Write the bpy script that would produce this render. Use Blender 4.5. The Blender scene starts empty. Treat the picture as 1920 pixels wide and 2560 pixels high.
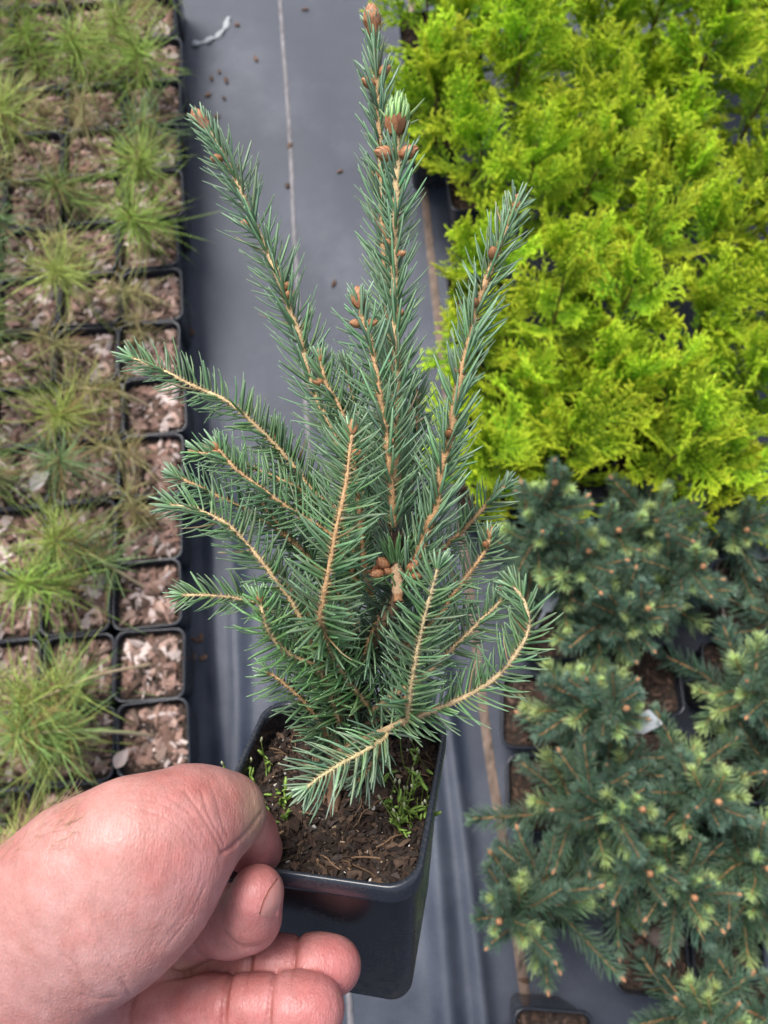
import bpy, math, random
import numpy as np
from mathutils import Vector, Matrix

SC = bpy.context.scene
COL = SC.collection
rnd = random.Random(7)
rng = np.random.default_rng(11)

# ------------------------------------------------------------------ camera
F = 1920.0                                   # focal length in photograph pixels (1920 x 2560)
TILT = math.radians(17.5)                    # off straight down
CAM = np.array([0.0, 0.0, 0.97])
RIGHT = np.array([1.0, 0.0, 0.0])
UP = np.array([0.0, math.cos(TILT), math.sin(TILT)])
FWD = np.array([0.0, math.sin(TILT), -math.cos(TILT)])
cd = bpy.data.cameras.new('camera')
cam = bpy.data.objects.new('camera', cd)
COL.objects.link(cam)
cd.sensor_fit = 'HORIZONTAL'
cd.sensor_width = 36.0
cd.lens = 36.0
cd.clip_start = 0.01
cd.clip_end = 100.0
cam.location = CAM
cam.rotation_euler = (TILT, 0, 0)
cd.dof.use_dof = True
cd.dof.focus_distance = 0.262
cd.dof.aperture_fstop = 21.0
SC.camera = cam
SC.render.resolution_x, SC.render.resolution_y = 768, 1024

# ------------------------------------------------------------------ sky, sun, exposure
SUN_EL, SUN_AZ = math.radians(62), math.radians(-38)     # azimuth from +Y towards +X
w = bpy.data.worlds.new('World')
SC.world = w
w.use_nodes = True
nt = w.node_tree
bg = nt.nodes['Background']
sky = nt.nodes.new('ShaderNodeTexSky')
sky.sky_type = 'NISHITA'
sky.sun_disc = False
sky.sun_elevation = SUN_EL
sky.sun_rotation = SUN_AZ
sky.air_density = 1.0
sky.dust_density = 5.0
sky.ozone_density = 1.0
hs = nt.nodes.new('ShaderNodeHueSaturation')
hs.inputs['Saturation'].default_value = 0.62           # cloud cover: nearly white sky
nt.links.new(sky.outputs[0], hs.inputs['Color'])
nt.links.new(hs.outputs[0], bg.inputs['Color'])
bg.inputs['Strength'].default_value = 0.115
sd = bpy.data.lights.new('sun', 'SUN')
sd.energy = 1.5
sd.angle = math.radians(22)
sd.color = (1.0, 0.97, 0.93)
sun = bpy.data.objects.new('sun', sd)
COL.objects.link(sun)
sdir = Vector((math.sin(SUN_AZ) * math.cos(SUN_EL), math.cos(SUN_AZ) * math.cos(SUN_EL), math.sin(SUN_EL)))
sun.rotation_euler = sdir.to_track_quat('Z', 'Y').to_euler()
sun.location = (0, 0, 3)
SC.view_settings.view_transform = 'Standard'
SC.view_settings.look = 'None'
SC.view_settings.gamma = 1.0
SC.view_settings.exposure = 0.9
SC.cycles.use_denoising = True
SC.cycles.max_bounces = 5
SC.cycles.diffuse_bounces = 3
SC.cycles.glossy_bounces = 2
SC.cycles.transmission_bounces = 3
SC.cycles.transparent_max_bounces = 4

# ------------------------------------------------------------------ helpers
K = 1920.0 / 1659.0


def c2w(p):
    """camera axes (right, down, forward) to world, arrays allowed"""
    p = np.asarray(p, float)
    return CAM + p[..., 0:1] * RIGHT - p[..., 1:2] * UP + p[..., 2:3] * FWD


def px(x, y, z):
    return c2w(np.array([(x - 960) / F * z, (y - 1280) / F * z, z]))


def on_plane(x, y, h):
    d = (x - 960) / F * RIGHT - (y - 1280) / F * UP + FWD
    return CAM + d * ((h - CAM[2]) / d[2])


def to_px(P):
    q = np.asarray(P, float) - CAM
    z = q @ FWD
    return 960 + F * (q @ RIGHT) / z, 1280 - F * (q @ UP) / z


def nrm(v):
    v = np.asarray(v, float)
    return v / (np.linalg.norm(v, axis=-1, keepdims=True) + 1e-12)


class MB:
    """collects arrays of vertices and faces, with one colour per vertex"""

    def __init__(self):
        self.v, self.f, self.c, self.n = [], [], [], 0

    def add(self, v, f, c=None):
        v = np.asarray(v, float)
        self.v.append(v)
        self.f.extend([tuple(int(i) + self.n for i in q) for q in f])
        if c is None:
            c = np.ones((len(v), 3)) * 0.5
        else:
            c = np.broadcast_to(np.asarray(c, float), (len(v), 3))
        self.c.append(c)
        self.n += len(v)

    def addarr(self, v, quads, tris, c):
        """many alike pieces: v (n,k,3), quads (m,4) and tris (l,3) local indices"""
        n, k, _ = v.shape
        off = (np.arange(n) * k)[:, None, None] + self.n
        self.v.append(v.reshape(-1, 3))
        if len(quads):
            self.f.extend(map(tuple, (np.asarray(quads)[None] + off).reshape(-1, 4).tolist()))
        if len(tris):
            self.f.extend(map(tuple, (np.asarray(tris)[None] + off).reshape(-1, 3).tolist()))
        self.c.append(np.broadcast_to(c, (n, k, 3)).reshape(-1, 3))
        self.n += n * k

    def mesh(self, name, mat, smooth=True):
        me = bpy.data.meshes.new(name)
        me.from_pydata(np.concatenate(self.v).tolist(), [], self.f)
        cols = np.concatenate(self.c)
        a = me.color_attributes.new('Col', 'FLOAT_COLOR', 'POINT')
        a.data.foreach_set('color', np.concatenate([cols, np.ones((len(cols), 1))], 1).astype(np.float32).ravel())
        if smooth:
            me.polygons.foreach_set('use_smooth', [True] * len(me.polygons))
        if mat:
            me.materials.append(mat)
        me.update()
        return me

    def build(self, name, mat, parent=None, smooth=True, kind=None):
        return obj(name, self.mesh(name, mat, smooth), parent, kind)


def obj(name, me, parent=None, kind=None):
    o = bpy.data.objects.new(name, me)
    COL.objects.link(o)
    o.parent = parent
    if kind:
        o['kind'] = kind
    return o


def thing(name, label, cat, loc=(0, 0, 0), group=None, rot=None):
    o = bpy.data.objects.new(name, None)
    o.empty_display_size = 0.01
    COL.objects.link(o)
    o.location = loc
    if rot is not None:
        o.rotation_euler = rot
    return tag(o, label, cat, group)


def tag(o, label, cat, group=None):
    o['label'] = label
    o['category'] = cat
    if group:
        o['group'] = group
    return o


def copy_tree(o, parent=None):
    c = o.copy()
    COL.objects.link(c)
    c.parent = parent
    for ch in [q for q in o.children]:
        copy_tree(ch, c)
    return c


def spline(P, n):
    """Catmull-Rom through the points, n samples evenly spread along its length"""
    P = np.asarray(P, float)
    if len(P) == 2:
        P = np.array([P[0], (P[0] + P[1]) / 2, P[1]])
    Q = np.vstack([2 * P[0] - P[1], P, 2 * P[-1] - P[-2]])
    out = []
    for i in range(1, len(Q) - 2):
        t = np.linspace(0, 1, 24, endpoint=False)[:, None]
        a, b, c, d = Q[i - 1], Q[i], Q[i + 1], Q[i + 2]
        out.append(0.5 * (2 * b + (c - a) * t + (2 * a - 5 * b + 4 * c - d) * t ** 2 + (3 * b - a - 3 * c + d) * t ** 3))
    out.append(P[-1:])
    D = np.concatenate(out)
    s = np.concatenate([[0], np.cumsum(np.linalg.norm(np.diff(D, axis=0), axis=1))])
    u = np.linspace(0, s[-1], n)
    return np.stack([np.interp(u, s, D[:, k]) for k in range(3)], 1), s[-1]


def frames(P, ref):
    T = nrm(np.gradient(P, axis=0))
    N = ref - (T @ ref)[:, None] * T if np.ndim(ref) == 1 else ref - (T * ref).sum(1, keepdims=True) * T
    N = nrm(N)
    return T, N, np.cross(T, N)


def tube(mb, P, R, sides=8, col=(.5, .5, .5), ref=None, cap=True, bump=0.0, flat=1.0):
    P = np.asarray(P, float)
    n = len(P)
    R = np.broadcast_to(np.asarray(R, float), (n,))
    ref = np.array([.13, .31, .94]) if ref is None else np.asarray(ref, float)
    T, N, B = frames(P, ref)
    a = np.arange(sides) * 2 * math.pi / sides
    rr = R[:, None] * (1 + bump * rng.standard_normal((n, sides)))
    V = P[:, None] + rr[..., None] * (np.cos(a)[None, :, None] * N[:, None] * flat + np.sin(a)[None, :, None] * B[:, None])
    V = V.reshape(-1, 3)
    Fc = []
    for i in range(n - 1):
        for j in range(sides):
            k = (j + 1) % sides
            Fc.append((i * sides + j, i * sides + k, (i + 1) * sides + k, (i + 1) * sides + j))
    if cap:
        V = np.vstack([V, P[0], P[-1]])
        c0, c1 = n * sides, n * sides + 1
        for j in range(sides):
            k = (j + 1) % sides
            Fc.append((c0, k, j))
            Fc.append((c1, (n - 1) * sides + j, (n - 1) * sides + k))
    c = np.asarray(col, float)
    if c.ndim == 2 and len(c) == n:
        c = np.repeat(c, sides, 0)
        if cap:
            c = np.vstack([c, c[0], c[-1]])
    mb.add(V, Fc, c)


# ------------------------------------------------------------------ materials
def mat(name):
    m = bpy.data.materials.new(name)
    m.use_nodes = True
    t = m.node_tree
    return m, t, t.nodes['Principled BSDF']


def nd(t, kind, **kw):
    n = t.nodes.new(kind)
    for k, v in kw.items():
        if k in n.inputs:
            n.inputs[k].default_value = v
        else:
            setattr(n, k, v)
    return n


def noise(t, scale, detail=3, coord='Object', rough=.5):
    tc = nd(t, 'ShaderNodeTexCoord')
    n = nd(t, 'ShaderNodeTexNoise', Scale=scale, Detail=detail, Roughness=rough)
    t.links.new(tc.outputs[coord], n.inputs['Vector'])
    return n


def ramp(t, src, stops):
    r = nd(t, 'ShaderNodeValToRGB')
    e = r.color_ramp.elements
    while len(e) < len(stops):
        e.new(.5)
    for i, (p, c) in enumerate(stops):
        e[i].position = p
        e[i].color = (*c, 1) if len(c) == 3 else c
    t.links.new(src, r.inputs[0])
    return r


def mix(t, fac, a, b, blend='MIX'):
    m = nd(t, 'ShaderNodeMix', data_type='RGBA', blend_type=blend)
    for sock, val in ((m.inputs[0], fac), (m.inputs[6], a), (m.inputs[7], b)):
        if hasattr(val, 'is_linked'):
            t.links.new(val, sock)
        else:
            sock.default_value = val if isinstance(val, float) else (*val, 1)
    return m.outputs[2]


def bump(t, b, h, strength, dist, chain=None):
    n = nd(t, 'ShaderNodeBump', Strength=strength, Distance=dist)
    t.links.new(h, n.inputs['Height'])
    if chain is not None:
        t.links.new(chain, n.inputs['Normal'])
    t.links.new(n.outputs[0], b.inputs['Normal'])
    return n.outputs[0]


def vcol_mat(name, rough=.5, var=.25, nscale=400., spec=.4, transl=0.0, objvar=0.0, bmp=0.0, bscale=900.):
    """colour from the mesh's own colour attribute, broken up by noise and a little by object"""
    m, t, b = mat(name)
    at = nd(t, 'ShaderNodeVertexColor', layer_name='Col')
    n = noise(t, nscale, 3)
    r = ramp(t, n.outputs['Fac'], [(.25, (1 - var,) * 3), (.75, (1 + var,) * 3)])
    c = mix(t, 1.0, at.outputs['Color'], r.outputs['Color'], 'MULTIPLY')
    if objvar:
        oi = nd(t, 'ShaderNodeObjectInfo')
        h = nd(t, 'ShaderNodeHueSaturation')
        mr = nd(t, 'ShaderNodeMapRange')
        mr.inputs[3].default_value, mr.inputs[4].default_value = 1 - objvar, 1 + objvar
        mh = nd(t, 'ShaderNodeMapRange')
        mh.inputs[3].default_value, mh.inputs[4].default_value = .5 - objvar * .07, .5 + objvar * .07
        t.links.new(oi.outputs['Random'], mr.inputs[0])
        t.links.new(oi.outputs['Random'], mh.inputs[0])
        t.links.new(mr.outputs[0], h.inputs['Value'])
        t.links.new(mh.outputs[0], h.inputs['Hue'])
        t.links.new(c, h.inputs['Color'])
        c = h.outputs[0]
    t.links.new(c, b.inputs['Base Color'])
    b.inputs['Roughness'].default_value = rough
    b.inputs['Specular IOR Level'].default_value = spec
    if bmp:
        nb = noise(t, bscale, 4)
        bump(t, b, nb.outputs['Fac'], bmp, .0006)
    if transl:
        tr = nd(t, 'ShaderNodeBsdfTranslucent')
        t.links.new(c, tr.inputs['Color'])
        ms = nd(t, 'ShaderNodeMixShader')
        ms.inputs[0].default_value = transl
        t.links.new(b.outputs[0], ms.inputs[1])
        t.links.new(tr.outputs[0], ms.inputs[2])
        t.links.new(ms.outputs[0], t.nodes['Material Output'].inputs['Surface'])
    return m


M = {}
M['needle'] = vcol_mat('spruce_needle', rough=.38, var=.12, nscale=500, spec=.5, transl=.12)
M['bark'] = vcol_mat('spruce_bark', rough=.75, var=.3, nscale=1500, spec=.25, bmp=.8, bscale=1800)
M['bud'] = vcol_mat('bud_scale', rough=.5, var=.25, nscale=1400, spec=.4)
M['thuja'] = vcol_mat('golden_foliage', rough=.5, var=.18, nscale=160, spec=.35, transl=.35, objvar=.22)
M['pine'] = vcol_mat('pine_needle', rough=.5, var=.15, nscale=200, spec=.35, transl=.2, objvar=.15)
M['farneedle'] = vcol_mat('young_spruce_needle', rough=.5, var=.15, nscale=200, spec=.35, transl=.12, objvar=.15)
M['chips'] = vcol_mat('bark_chip', rough=.8, var=.3, nscale=700, spec=.2, bmp=.5, bscale=900)
M['weed'] = vcol_mat('weed_leaf', rough=.5, var=.15, nscale=500, spec=.4, transl=.3)
M['plain'] = vcol_mat('plain', rough=.6, var=.12, nscale=300, spec=.3, bmp=.3, bscale=300)


def make_soil_mat():
    m, t, b = mat('potting_soil')
    n = noise(t, 260, 6, rough=.65)
    r = ramp(t, n.outputs['Fac'], [(.3, (.012, .009, .007)), (.55, (.04, .026, .019)), (.75, (.085, .055, .04))])
    t.links.new(r.outputs[0], b.inputs['Base Color'])
    b.inputs['Roughness'].default_value = .9
    n2 = noise(t, 420, 5)
    bump(t, b, n2.outputs['Fac'], 1.0, .002)
    return m


M['soil'] = make_soil_mat()


def make_plastic(name, dirt, base=(.007, .0075, .01)):
    m, t, b = mat(name)
    n = noise(t, 28, 5, rough=.6)
    fine = noise(t, 650, 4, rough=.7)
    r = ramp(t, n.outputs['Fac'], [(.42, (0, 0, 0)), (.75, (1, 1, 1))])
    rf = ramp(t, fine.outputs['Fac'], [(.48, (0, 0, 0)), (.7, (1, 1, 1))])
    d = mix(t, 1.0, r.outputs[0], rf.outputs[0], 'MULTIPLY')
    sc = nd(t, 'ShaderNodeMath', operation='MULTIPLY')
    t.links.new(d, sc.inputs[0])
    sc.inputs[1].default_value = dirt
    fac = sc.outputs[0]
    # dirt rubbed into the foot of the pot (local z runs from 0 at the rim to -0.09 at the foot)
    tc = nd(t, 'ShaderNodeTexCoord')
    sep = nd(t, 'ShaderNodeSeparateXYZ')
    t.links.new(tc.outputs['Object'], sep.inputs[0])
    mr = nd(t, 'ShaderNodeMapRange')
    mr.inputs[1].default_value, mr.inputs[2].default_value = -.055, -.092
    mr.inputs[3].default_value, mr.inputs[4].default_value = 0, .75
    t.links.new(sep.outputs[2], mr.inputs[0])
    m2 = nd(t, 'ShaderNodeMath', operation='MULTIPLY')
    t.links.new(mr.outputs[0], m2.inputs[0])
    n4 = noise(t, 90, 5, rough=.75)
    r4 = ramp(t, n4.outputs['Fac'], [(.4, (0, 0, 0)), (.65, (1, 1, 1))])
    t.links.new(r4.outputs[0], m2.inputs[1])
    mx = nd(t, 'ShaderNodeMath', operation='MAXIMUM')
    t.links.new(fac, mx.inputs[0])
    t.links.new(m2.outputs[0], mx.inputs[1])
    c = mix(t, mx.outputs[0], base, (.12, .1, .085))
    t.links.new(c, b.inputs['Base Color'])
    rr = ramp(t, mx.outputs[0], [(0, (.24,) * 3), (1, (.75,) * 3)])
    t.links.new(rr.outputs[0], b.inputs['Roughness'])
    b.inputs['Specular IOR Level'].default_value = .5
    n3 = noise(t, 60, 3)
    bump(t, b, n3.outputs['Fac'], .12, .002)
    return m


M['pot'] = make_plastic('black_pot_plastic', .55)
M['farpot'] = make_plastic('nursery_pot_plastic', .5, (.022, .027, .038))
M['rim'] = make_plastic('worn_pot_rim', .7, (.02, .025, .036))
M['greypot'] = make_plastic('weathered_pot_plastic', .8, (.1, .085, .08))

# ------------------------------------------------------------------ ground: woven mat with soft folds
ROW_A = on_plane(449, 384, .09)
ROW_B = on_plane(470, 1932, .09)
ROWD = nrm((ROW_A - ROW_B)[:2])                      # direction of the rows on the ground
ROWN = np.array([ROWD[1], -ROWD[0]])                 # to the right of the rows


def make_ground():
    m, t, b = mat('woven_ground_mat')
    tc = nd(t, 'ShaderNodeTexCoord')
    n = noise(t, 5, 5, rough=.6)
    r = ramp(t, n.outputs['Fac'], [(.3, (.022, .03, .05)), (.7, (.043, .054, .082))])
    dn = noise(t, 2.6, 6, rough=.7)
    dr = ramp(t, dn.outputs['Fac'], [(.48, (0, 0, 0)), (.75, (.75,) * 3)])
    c = mix(t, dr.outputs[0], r.outputs[0], (.12, .134, .168))
    fn = noise(t, 900, 2)
    fr = ramp(t, fn.outputs['Fac'], [(.3, (.75,) * 3), (.7, (1.25,) * 3)])
    c = mix(t, 1.0, c, fr.outputs[0], 'MULTIPLY')
    t.links.new(c, b.inputs['Base Color'])
    b.inputs['Roughness'].default_value = .47
    w1 = nd(t, 'ShaderNodeTexWave', wave_type='BANDS', bands_direction='X', Scale=160.0, Distortion=.6)
    w2 = nd(t, 'ShaderNodeTexWave', wave_type='BANDS', bands_direction='Y', Scale=160.0, Distortion=.6)
    for x in (w1, w2):
        t.links.new(tc.outputs['Object'], x.inputs['Vector'])
    mm = nd(t, 'ShaderNodeMath', operation='ADD')
    t.links.new(w1.outputs['Fac'], mm.inputs[0])
    t.links.new(w2.outputs['Fac'], mm.inputs[1])
    bump(t, b, mm.outputs[0], .3, .0006)
    a = np.unique(np.concatenate([np.linspace(-6, 6, 25), np.linspace(-.9, .9, 360)]))
    v = np.unique(np.concatenate([np.linspace(-6, 6, 25), np.linspace(-.9, 1.2, 150)]))
    A, V = np.meshgrid(a, v, indexing='ij')
    off = (ROW_B[:2] @ ROWN)
    # a is measured to the right of the pine block's edge
    Z = np.zeros_like(A)

    def ridge(pos, wdt, h, wob, ph, v0=-9., v1=9.):
        c = pos + wob * np.sin(V * 5 + ph) + wob * .5 * np.sin(V * 11 + ph * 2)
        win = 1 / (1 + np.exp(-(V - v0) * 14)) / (1 + np.exp((V - v1) * 14))
        return 1.5 * h * np.exp(-((A - c) / wdt) ** 2) * win
    Z += ridge(.035, .013, .011, .006, .4, -.6, .32) + ridge(.075, .02, .008, .008, 2.2, -.5, .1)
    Z += ridge(.018, .01, .008, .004, 1.4, -.1, .45)
    Z += ridge(.262, .014, .012, .003, .9, -.7, .1) + ridge(.295, .009, .009, .002, 2.0, -.7, .15)
    Z += .0025 * np.sin(A * 31 + V * 3) * np.sin(V * 7 + A * 5) * np.exp(-((A - .15) / .4) ** 2)
    X = (off + A) * ROWN[0] + V * ROWD[0]
    Y = (off + A) * ROWN[1] + V * ROWD[1]
    na, nv = A.shape
    P = np.stack([X, Y, Z], -1).reshape(-1, 3)
    idx = np.arange(na * nv).reshape(na, nv)
    q = np.stack([idx[:-1, :-1], idx[1:, :-1], idx[1:, 1:], idx[:-1, 1:]], -1).reshape(-1, 4)
    mb = MB()
    mb.add(P, q.tolist())
    o = mb.build('ground', m)
    o['kind'] = 'structure'
    o['label'] = 'grey woven weed mat on the ground between the pot blocks'

    def zat(p):
        aa = p[:2] @ ROWN - off
        vv = p[:2] @ ROWD
        i = np.clip(np.searchsorted(a, aa), 1, na - 1)
        j = np.clip(np.searchsorted(v, vv), 1, nv - 1)
        return float(Z[i - 1:i + 1, j - 1:j + 1].max())
    return zat


ground_z = make_ground()


def stripe(name, pts, wd, col, label, cat):
    P, L = spline([on_plane(x, y, 0) for x, y in pts], 260)
    for p in P:
        p[2] = ground_z(p) + .0012
    T, N, B = frames(P, np.array([0, 0, 1.]))
    mb = MB()
    V = np.stack([P - B * wd / 2, P + N * .0009, P + B * wd / 2], 1).reshape(-1, 3)
    f = []
    for i in range(len(P) - 1):
        for j in range(2):
            f.append((i * 3 + j, i * 3 + j + 1, i * 3 + 4 + j, i * 3 + 3 + j))
    cc = np.array(col) * (1 + .25 * rng.standard_normal((len(V), 1)))
    mb.add(V, f, np.clip(cc, .01, 1))
    tag(mb.build(name, M['plain']), label, cat)


stripe('marker_thread', [(680, -330), (700, 0), (724, 330), (740, 660), (800, 1500), (880, 2600), (930, 3300)], .0055, (.19, .18, .19),
       'pale grey marker thread woven into the mat', 'thread')
stripe('marker_band', [(1000, -300), (1047, 230), (1068, 560), (1204, 1736), (1256, 2095), (1312, 2490), (1420, 3300)], .011, (.16, .115, .09),
       'brown woven band running along the mat beside the young spruces', 'band')


# ------------------------------------------------------------------ pots
def ring_sq(h, r, z, n=5):
    """rounded square of half width h, corner radius r"""
    out = []
    for cx, cy, a0 in ((1, 1, 0), (-1, 1, 90), (-1, -1, 180), (1, -1, 270)):
        for i in range(n + 1):
            a = math.radians(a0 + 90 * i / n)
            out.append((cx * (h - r) + r * math.cos(a), cy * (h - r) + r * math.sin(a), z))
    return np.array(out)


def loft(mb, rings, close_end=False, col=(.5, .5, .5)):
    n = len(rings[0])
    V = np.concatenate(rings)
    f = []
    for i in range(len(rings) - 1):
        for j in range(n):
            k = (j + 1) % n
            f.append((i * n + j, i * n + k, (i + 1) * n + k, (i + 1) * n + j))
    if close_end:
        f.append(tuple((len(rings) - 1) * n + j for j in range(n)))
    mb.add(V, f, col)


def pot_meshes(material, H=.09, tap=.76, S=.08, n=5):
    h = S / 2
    lip = .0012
    wall = MB()                       # outside from under the rim band down and the floor, then up inside
    def hw(z):
        return (h - lip) * (1 - (1 - tap) * (-z) / H)
    zs = [-.0085, -.03, -.055, -.075, -H + .003, -H]
    rings = [ring_sq(hw(z), .0105 - .002 * (-z / H), z, n) for z in zs]
    rings.append(ring_sq(hw(-H) - .003, .007, -H - .0005, n))
    loft(wall, rings, True)
    inner = [ring_sq(hw(z) - .0011, .0095, z, n) for z in (-.002, -.03, -.06)]
    loft(wall, inner[::-1])
    rim = MB()
    prof = [(h - lip - .0012, -.010), (h - lip + .0006, -.0088), (h - .0003, -.0072), (h, -.0015), (h - .0004, -.0002), (h - .0012, .0),
            (h - .002, -.0004), (h - .0025, -.0025), (h - .0026, -.004)]
    loft(rim, [ring_sq(a, .011, z, n) for a, z in prof])
    return wall.mesh('wall', material), rim.mesh('rim', material)


def inside_pot(xy, half, r=.009):
    """pull points back inside a rounded square"""
    xy = np.clip(xy, -half, half) if np.ndim(half) == 0 else np.clip(xy, -half[:, None], half[:, None])
    h_ = np.asarray(half)[..., None] if np.ndim(half) else half
    c = np.sign(xy) * np.minimum(np.abs(xy), h_ - r)
    d = xy - c
    L = np.linalg.norm(d, axis=-1, keepdims=True)
    return c + d * np.minimum(1, r / np.maximum(L, 1e-9))


def chip_set(n, area, hz, zs, colours, lo, hi, seed, margin=1.0, flat=.35, tilt=.5, clear=None):
    """n flattened splinters of bark lying on a soil surface"""
    g = np.random.default_rng(seed)
    mb = MB()
    base = np.array([(-1, -.5, 0), (-.3, -.62, .2), (.9, -.4, 0), (1.05, .25, .1), (.2, .6, .15), (-.85, .45, 0)], float)
    nb = len(base)
    xy = (g.random((n, 2)) * 2 - 1) * area
    if clear is not None:
        keep = np.linalg.norm(xy - clear[0], axis=1) > clear[1]
        xy = xy[keep]
        n = len(xy)
    s = lo + (hi - lo) * g.random(n) ** 2.2
    xy = inside_pot(xy, area + .0005 - s * .55)
    V = np.zeros((n, 2 * nb, 3))
    jit = 1 + .35 * g.standard_normal((n, nb, 2))
    asp = .35 + .6 * g.random(n)
    top = base[None].repeat(n, 0)
    top[..., :2] *= jit
    top[..., 1] *= asp[:, None]
    top = top * s[:, None, None] * .5
    bot = top.copy()
    th = s * flat * (.4 + .6 * g.random(n)) * .5
    top[..., 2] += th[:, None]
    bot[..., :2] *= .9
    bot[..., 2] -= th[:, None]
    V = np.concatenate([top, bot], 1)
    a = g.random(n) * 6.283
    ca, sa = np.cos(a), np.sin(a)
    tx = tilt * g.standard_normal(n)
    ct, st = np.cos(tx), np.sin(tx)
    x, y, z = V[..., 0], V[..., 1], V[..., 2]
    y, z = y * ct[:, None] - z * st[:, None], y * st[:, None] + z * ct[:, None]
    x, y = x * ca[:, None] - y * sa[:, None], x * sa[:, None] + y * ca[:, None]
    V = np.stack([x + xy[:, 0:1], y + xy[:, 1:2], z + (hz(xy[:, 0], xy[:, 1]) + zs * g.random(n))[:, None]], -1)
    cols = np.array(colours)[g.integers(0, len(colours), n)] * (.7 + .6 * g.random((n, 1)))
    quads = [(i, (i + 1) % nb, nb + (i + 1) % nb, nb + i) for i in range(nb)]
    quads = [(q[3], q[2], q[1], q[0]) for q in quads]
    tris = [(0, 1, 5), (1, 4, 5), (1, 2, 4), (2, 3, 4), (6, 11, 7), (7, 11, 10), (7, 10, 8), (8, 10, 9)]
    mb.addarr(V, quads, tris, cols[:, None, :])
    return mb


def soil_surface(half, z0, amp, n=26, seed=1):
    g = np.random.default_rng(seed)
    ph = g.random(8) * 6.28

    def hz(x, y):
        return z0 + amp * (np.sin(x * 130 + ph[0]) * np.sin(y * 110 + ph[1]) + .6 * np.sin(x * 260 + ph[2] + y * 90) * np.sin(y * 300 + ph[3]))
    u = np.linspace(-half, half, n)
    X, Y = np.meshgrid(u, u, indexing='ij')
    P = np.stack([X, Y, hz(X, Y) + amp * .5 * g.standard_normal(X.shape)], -1).reshape(-1, 3)
    P[:, :2] = inside_pot(P[:, :2], half)
    idx = np.arange(n * n).reshape(n, n)
    q = np.stack([idx[:-1, :-1], idx[1:, :-1], idx[1:, 1:], idx[:-1, 1:]], -1).reshape(-1, 4)
    mb = MB()
    mb.add(P, q.tolist())
    return mb, hz


# --- the held pot (camera axes pose measured from its corners)
HC = np.array([-.0199, .1028, .2928])
HX = nrm(np.array([.977, .036, -.212]))
HD = np.array([.077, .861, .503])
HD = nrm(HD - (HD @ HX) * HX)
HB = np.cross(HX, HD)                                    # towards the back of the pot


def cdir(v):
    return v[0] * RIGHT - v[1] * UP + v[2] * FWD


WX, WB, WU = cdir(HX), cdir(HB), -cdir(HD)               # pot's own axes in the world
WC = c2w(HC)
POTM = Matrix(((WX[0], WB[0], WU[0], WC[0]), (WX[1], WB[1], WU[1], WC[1]), (WX[2], WB[2], WU[2], WC[2]), (0, 0, 0, 1)))


def pot2w(p):
    p = np.asarray(p, float)
    return WC + p[..., 0:1] * WX + p[..., 1:2] * WB + p[..., 2:3] * WU


def w2pot(P):
    q = np.asarray(P, float) - WC
    return np.stack([q @ WX, q @ WB, q @ WU], -1)


def on_soil(x, y, depth):
    """pixel onto the plane lying 'depth' under the held pot's rim"""
    d = (x - 960) / F * RIGHT - (y - 1280) / F * UP + FWD
    o = WC - depth * WU
    return CAM + d * (((o - CAM) @ WU) / (d @ WU))


def make_held_pot():
    t = thing('plant_pot', 'glossy black square plastic pot gripped by the hand, holding the spruce seedling', 'plant pot')
    t.matrix_world = POTM
    wm, rm = pot_meshes(M['pot'], n=8)
    obj('wall', wm, t)
    rm.materials[0] = M['rim']
    obj('rim', rm, t)
    SD = .013
    mb, hz = soil_surface(.0365, -SD, .0012, 60, 3)
    mb.build('soil', M['soil'], t)
    cols = [(.045, .028, .021), (.03, .02, .016), (.065, .042, .031), (.022, .016, .013), (.1, .065, .045), (.045, .035, .031)]
    c = chip_set(2600, .0362, hz, .0014, cols, .0012, .0055, 5, tilt=.8)
    c.build('bark_chips', M['chips'], t, smooth=False, kind='stuff')
    c = chip_set(140, .034, hz, .0016, [(.5, .47, .43), (.35, .26, .17), (.28, .18, .1)], .0008, .0026, 6, flat=.8)
    c.build('perlite_grains', M['chips'], t, smooth=False, kind='stuff')
    # fine dead roots and straws
    r = MB()
    g = np.random.default_rng(9)
    for i in range(45):
        p = (g.random(2) * 2 - 1) * .033
        a = g.random() * 6.28
        L = .004 + .009 * g.random()
        u = np.linspace(-.5, .5, 6)
        pts = np.stack([p[0] + u * L * math.cos(a) + .0008 * np.sin(u * 6 + i), p[1] + u * L * math.sin(a), hz(p[0], p[1]) + .0014 + .001 * np.cos(u * 3)], 1)
        pts[:, :2] = inside_pot(pts[:, :2], .0345)
        tube(r, pts, .00022 + .0002 * g.random(), 4, np.array([.16, .1, .06]) * (.5 + g.random()))
    r.build('dead_roots', M['chips'], t, kind='stuff')
    return hz


held_hz = make_held_pot()


# --- pots of the two blocks
CH_COLS = [(.31, .195, .155), (.2, .12, .092), (.38, .265, .22), (.12, .075, .056), (.52, .43, .4), (.28, .18, .15), (.2, .14, .115), (.09, .06, .045)]
SP_COLS = [(.1, .062, .045), (.07, .045, .035), (.14, .09, .068), (.05, .033, .027)]
WALL, RIM = pot_meshes(M['farpot'])
GWALL, GRIM = pot_meshes(M['greypot'])
fill = {'pine': [], 'spruce': []}
for kind, cols, lo, hi, cnt in (('pine', CH_COLS, .003, .019, 270), ('spruce', SP_COLS, .0025, .009, 300)):
    for i in range(4):
        sb, hz = soil_surface(.0362, -.012, .0016, 14, 20 + i)
        c = chip_set(cnt, .0345, hz, .0022, cols, lo, hi, 40 + i)
        fill[kind].append((sb.mesh('soil', M['soil']), c.mesh('bark_chips', M['chips'], False)))
npot = 0


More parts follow.
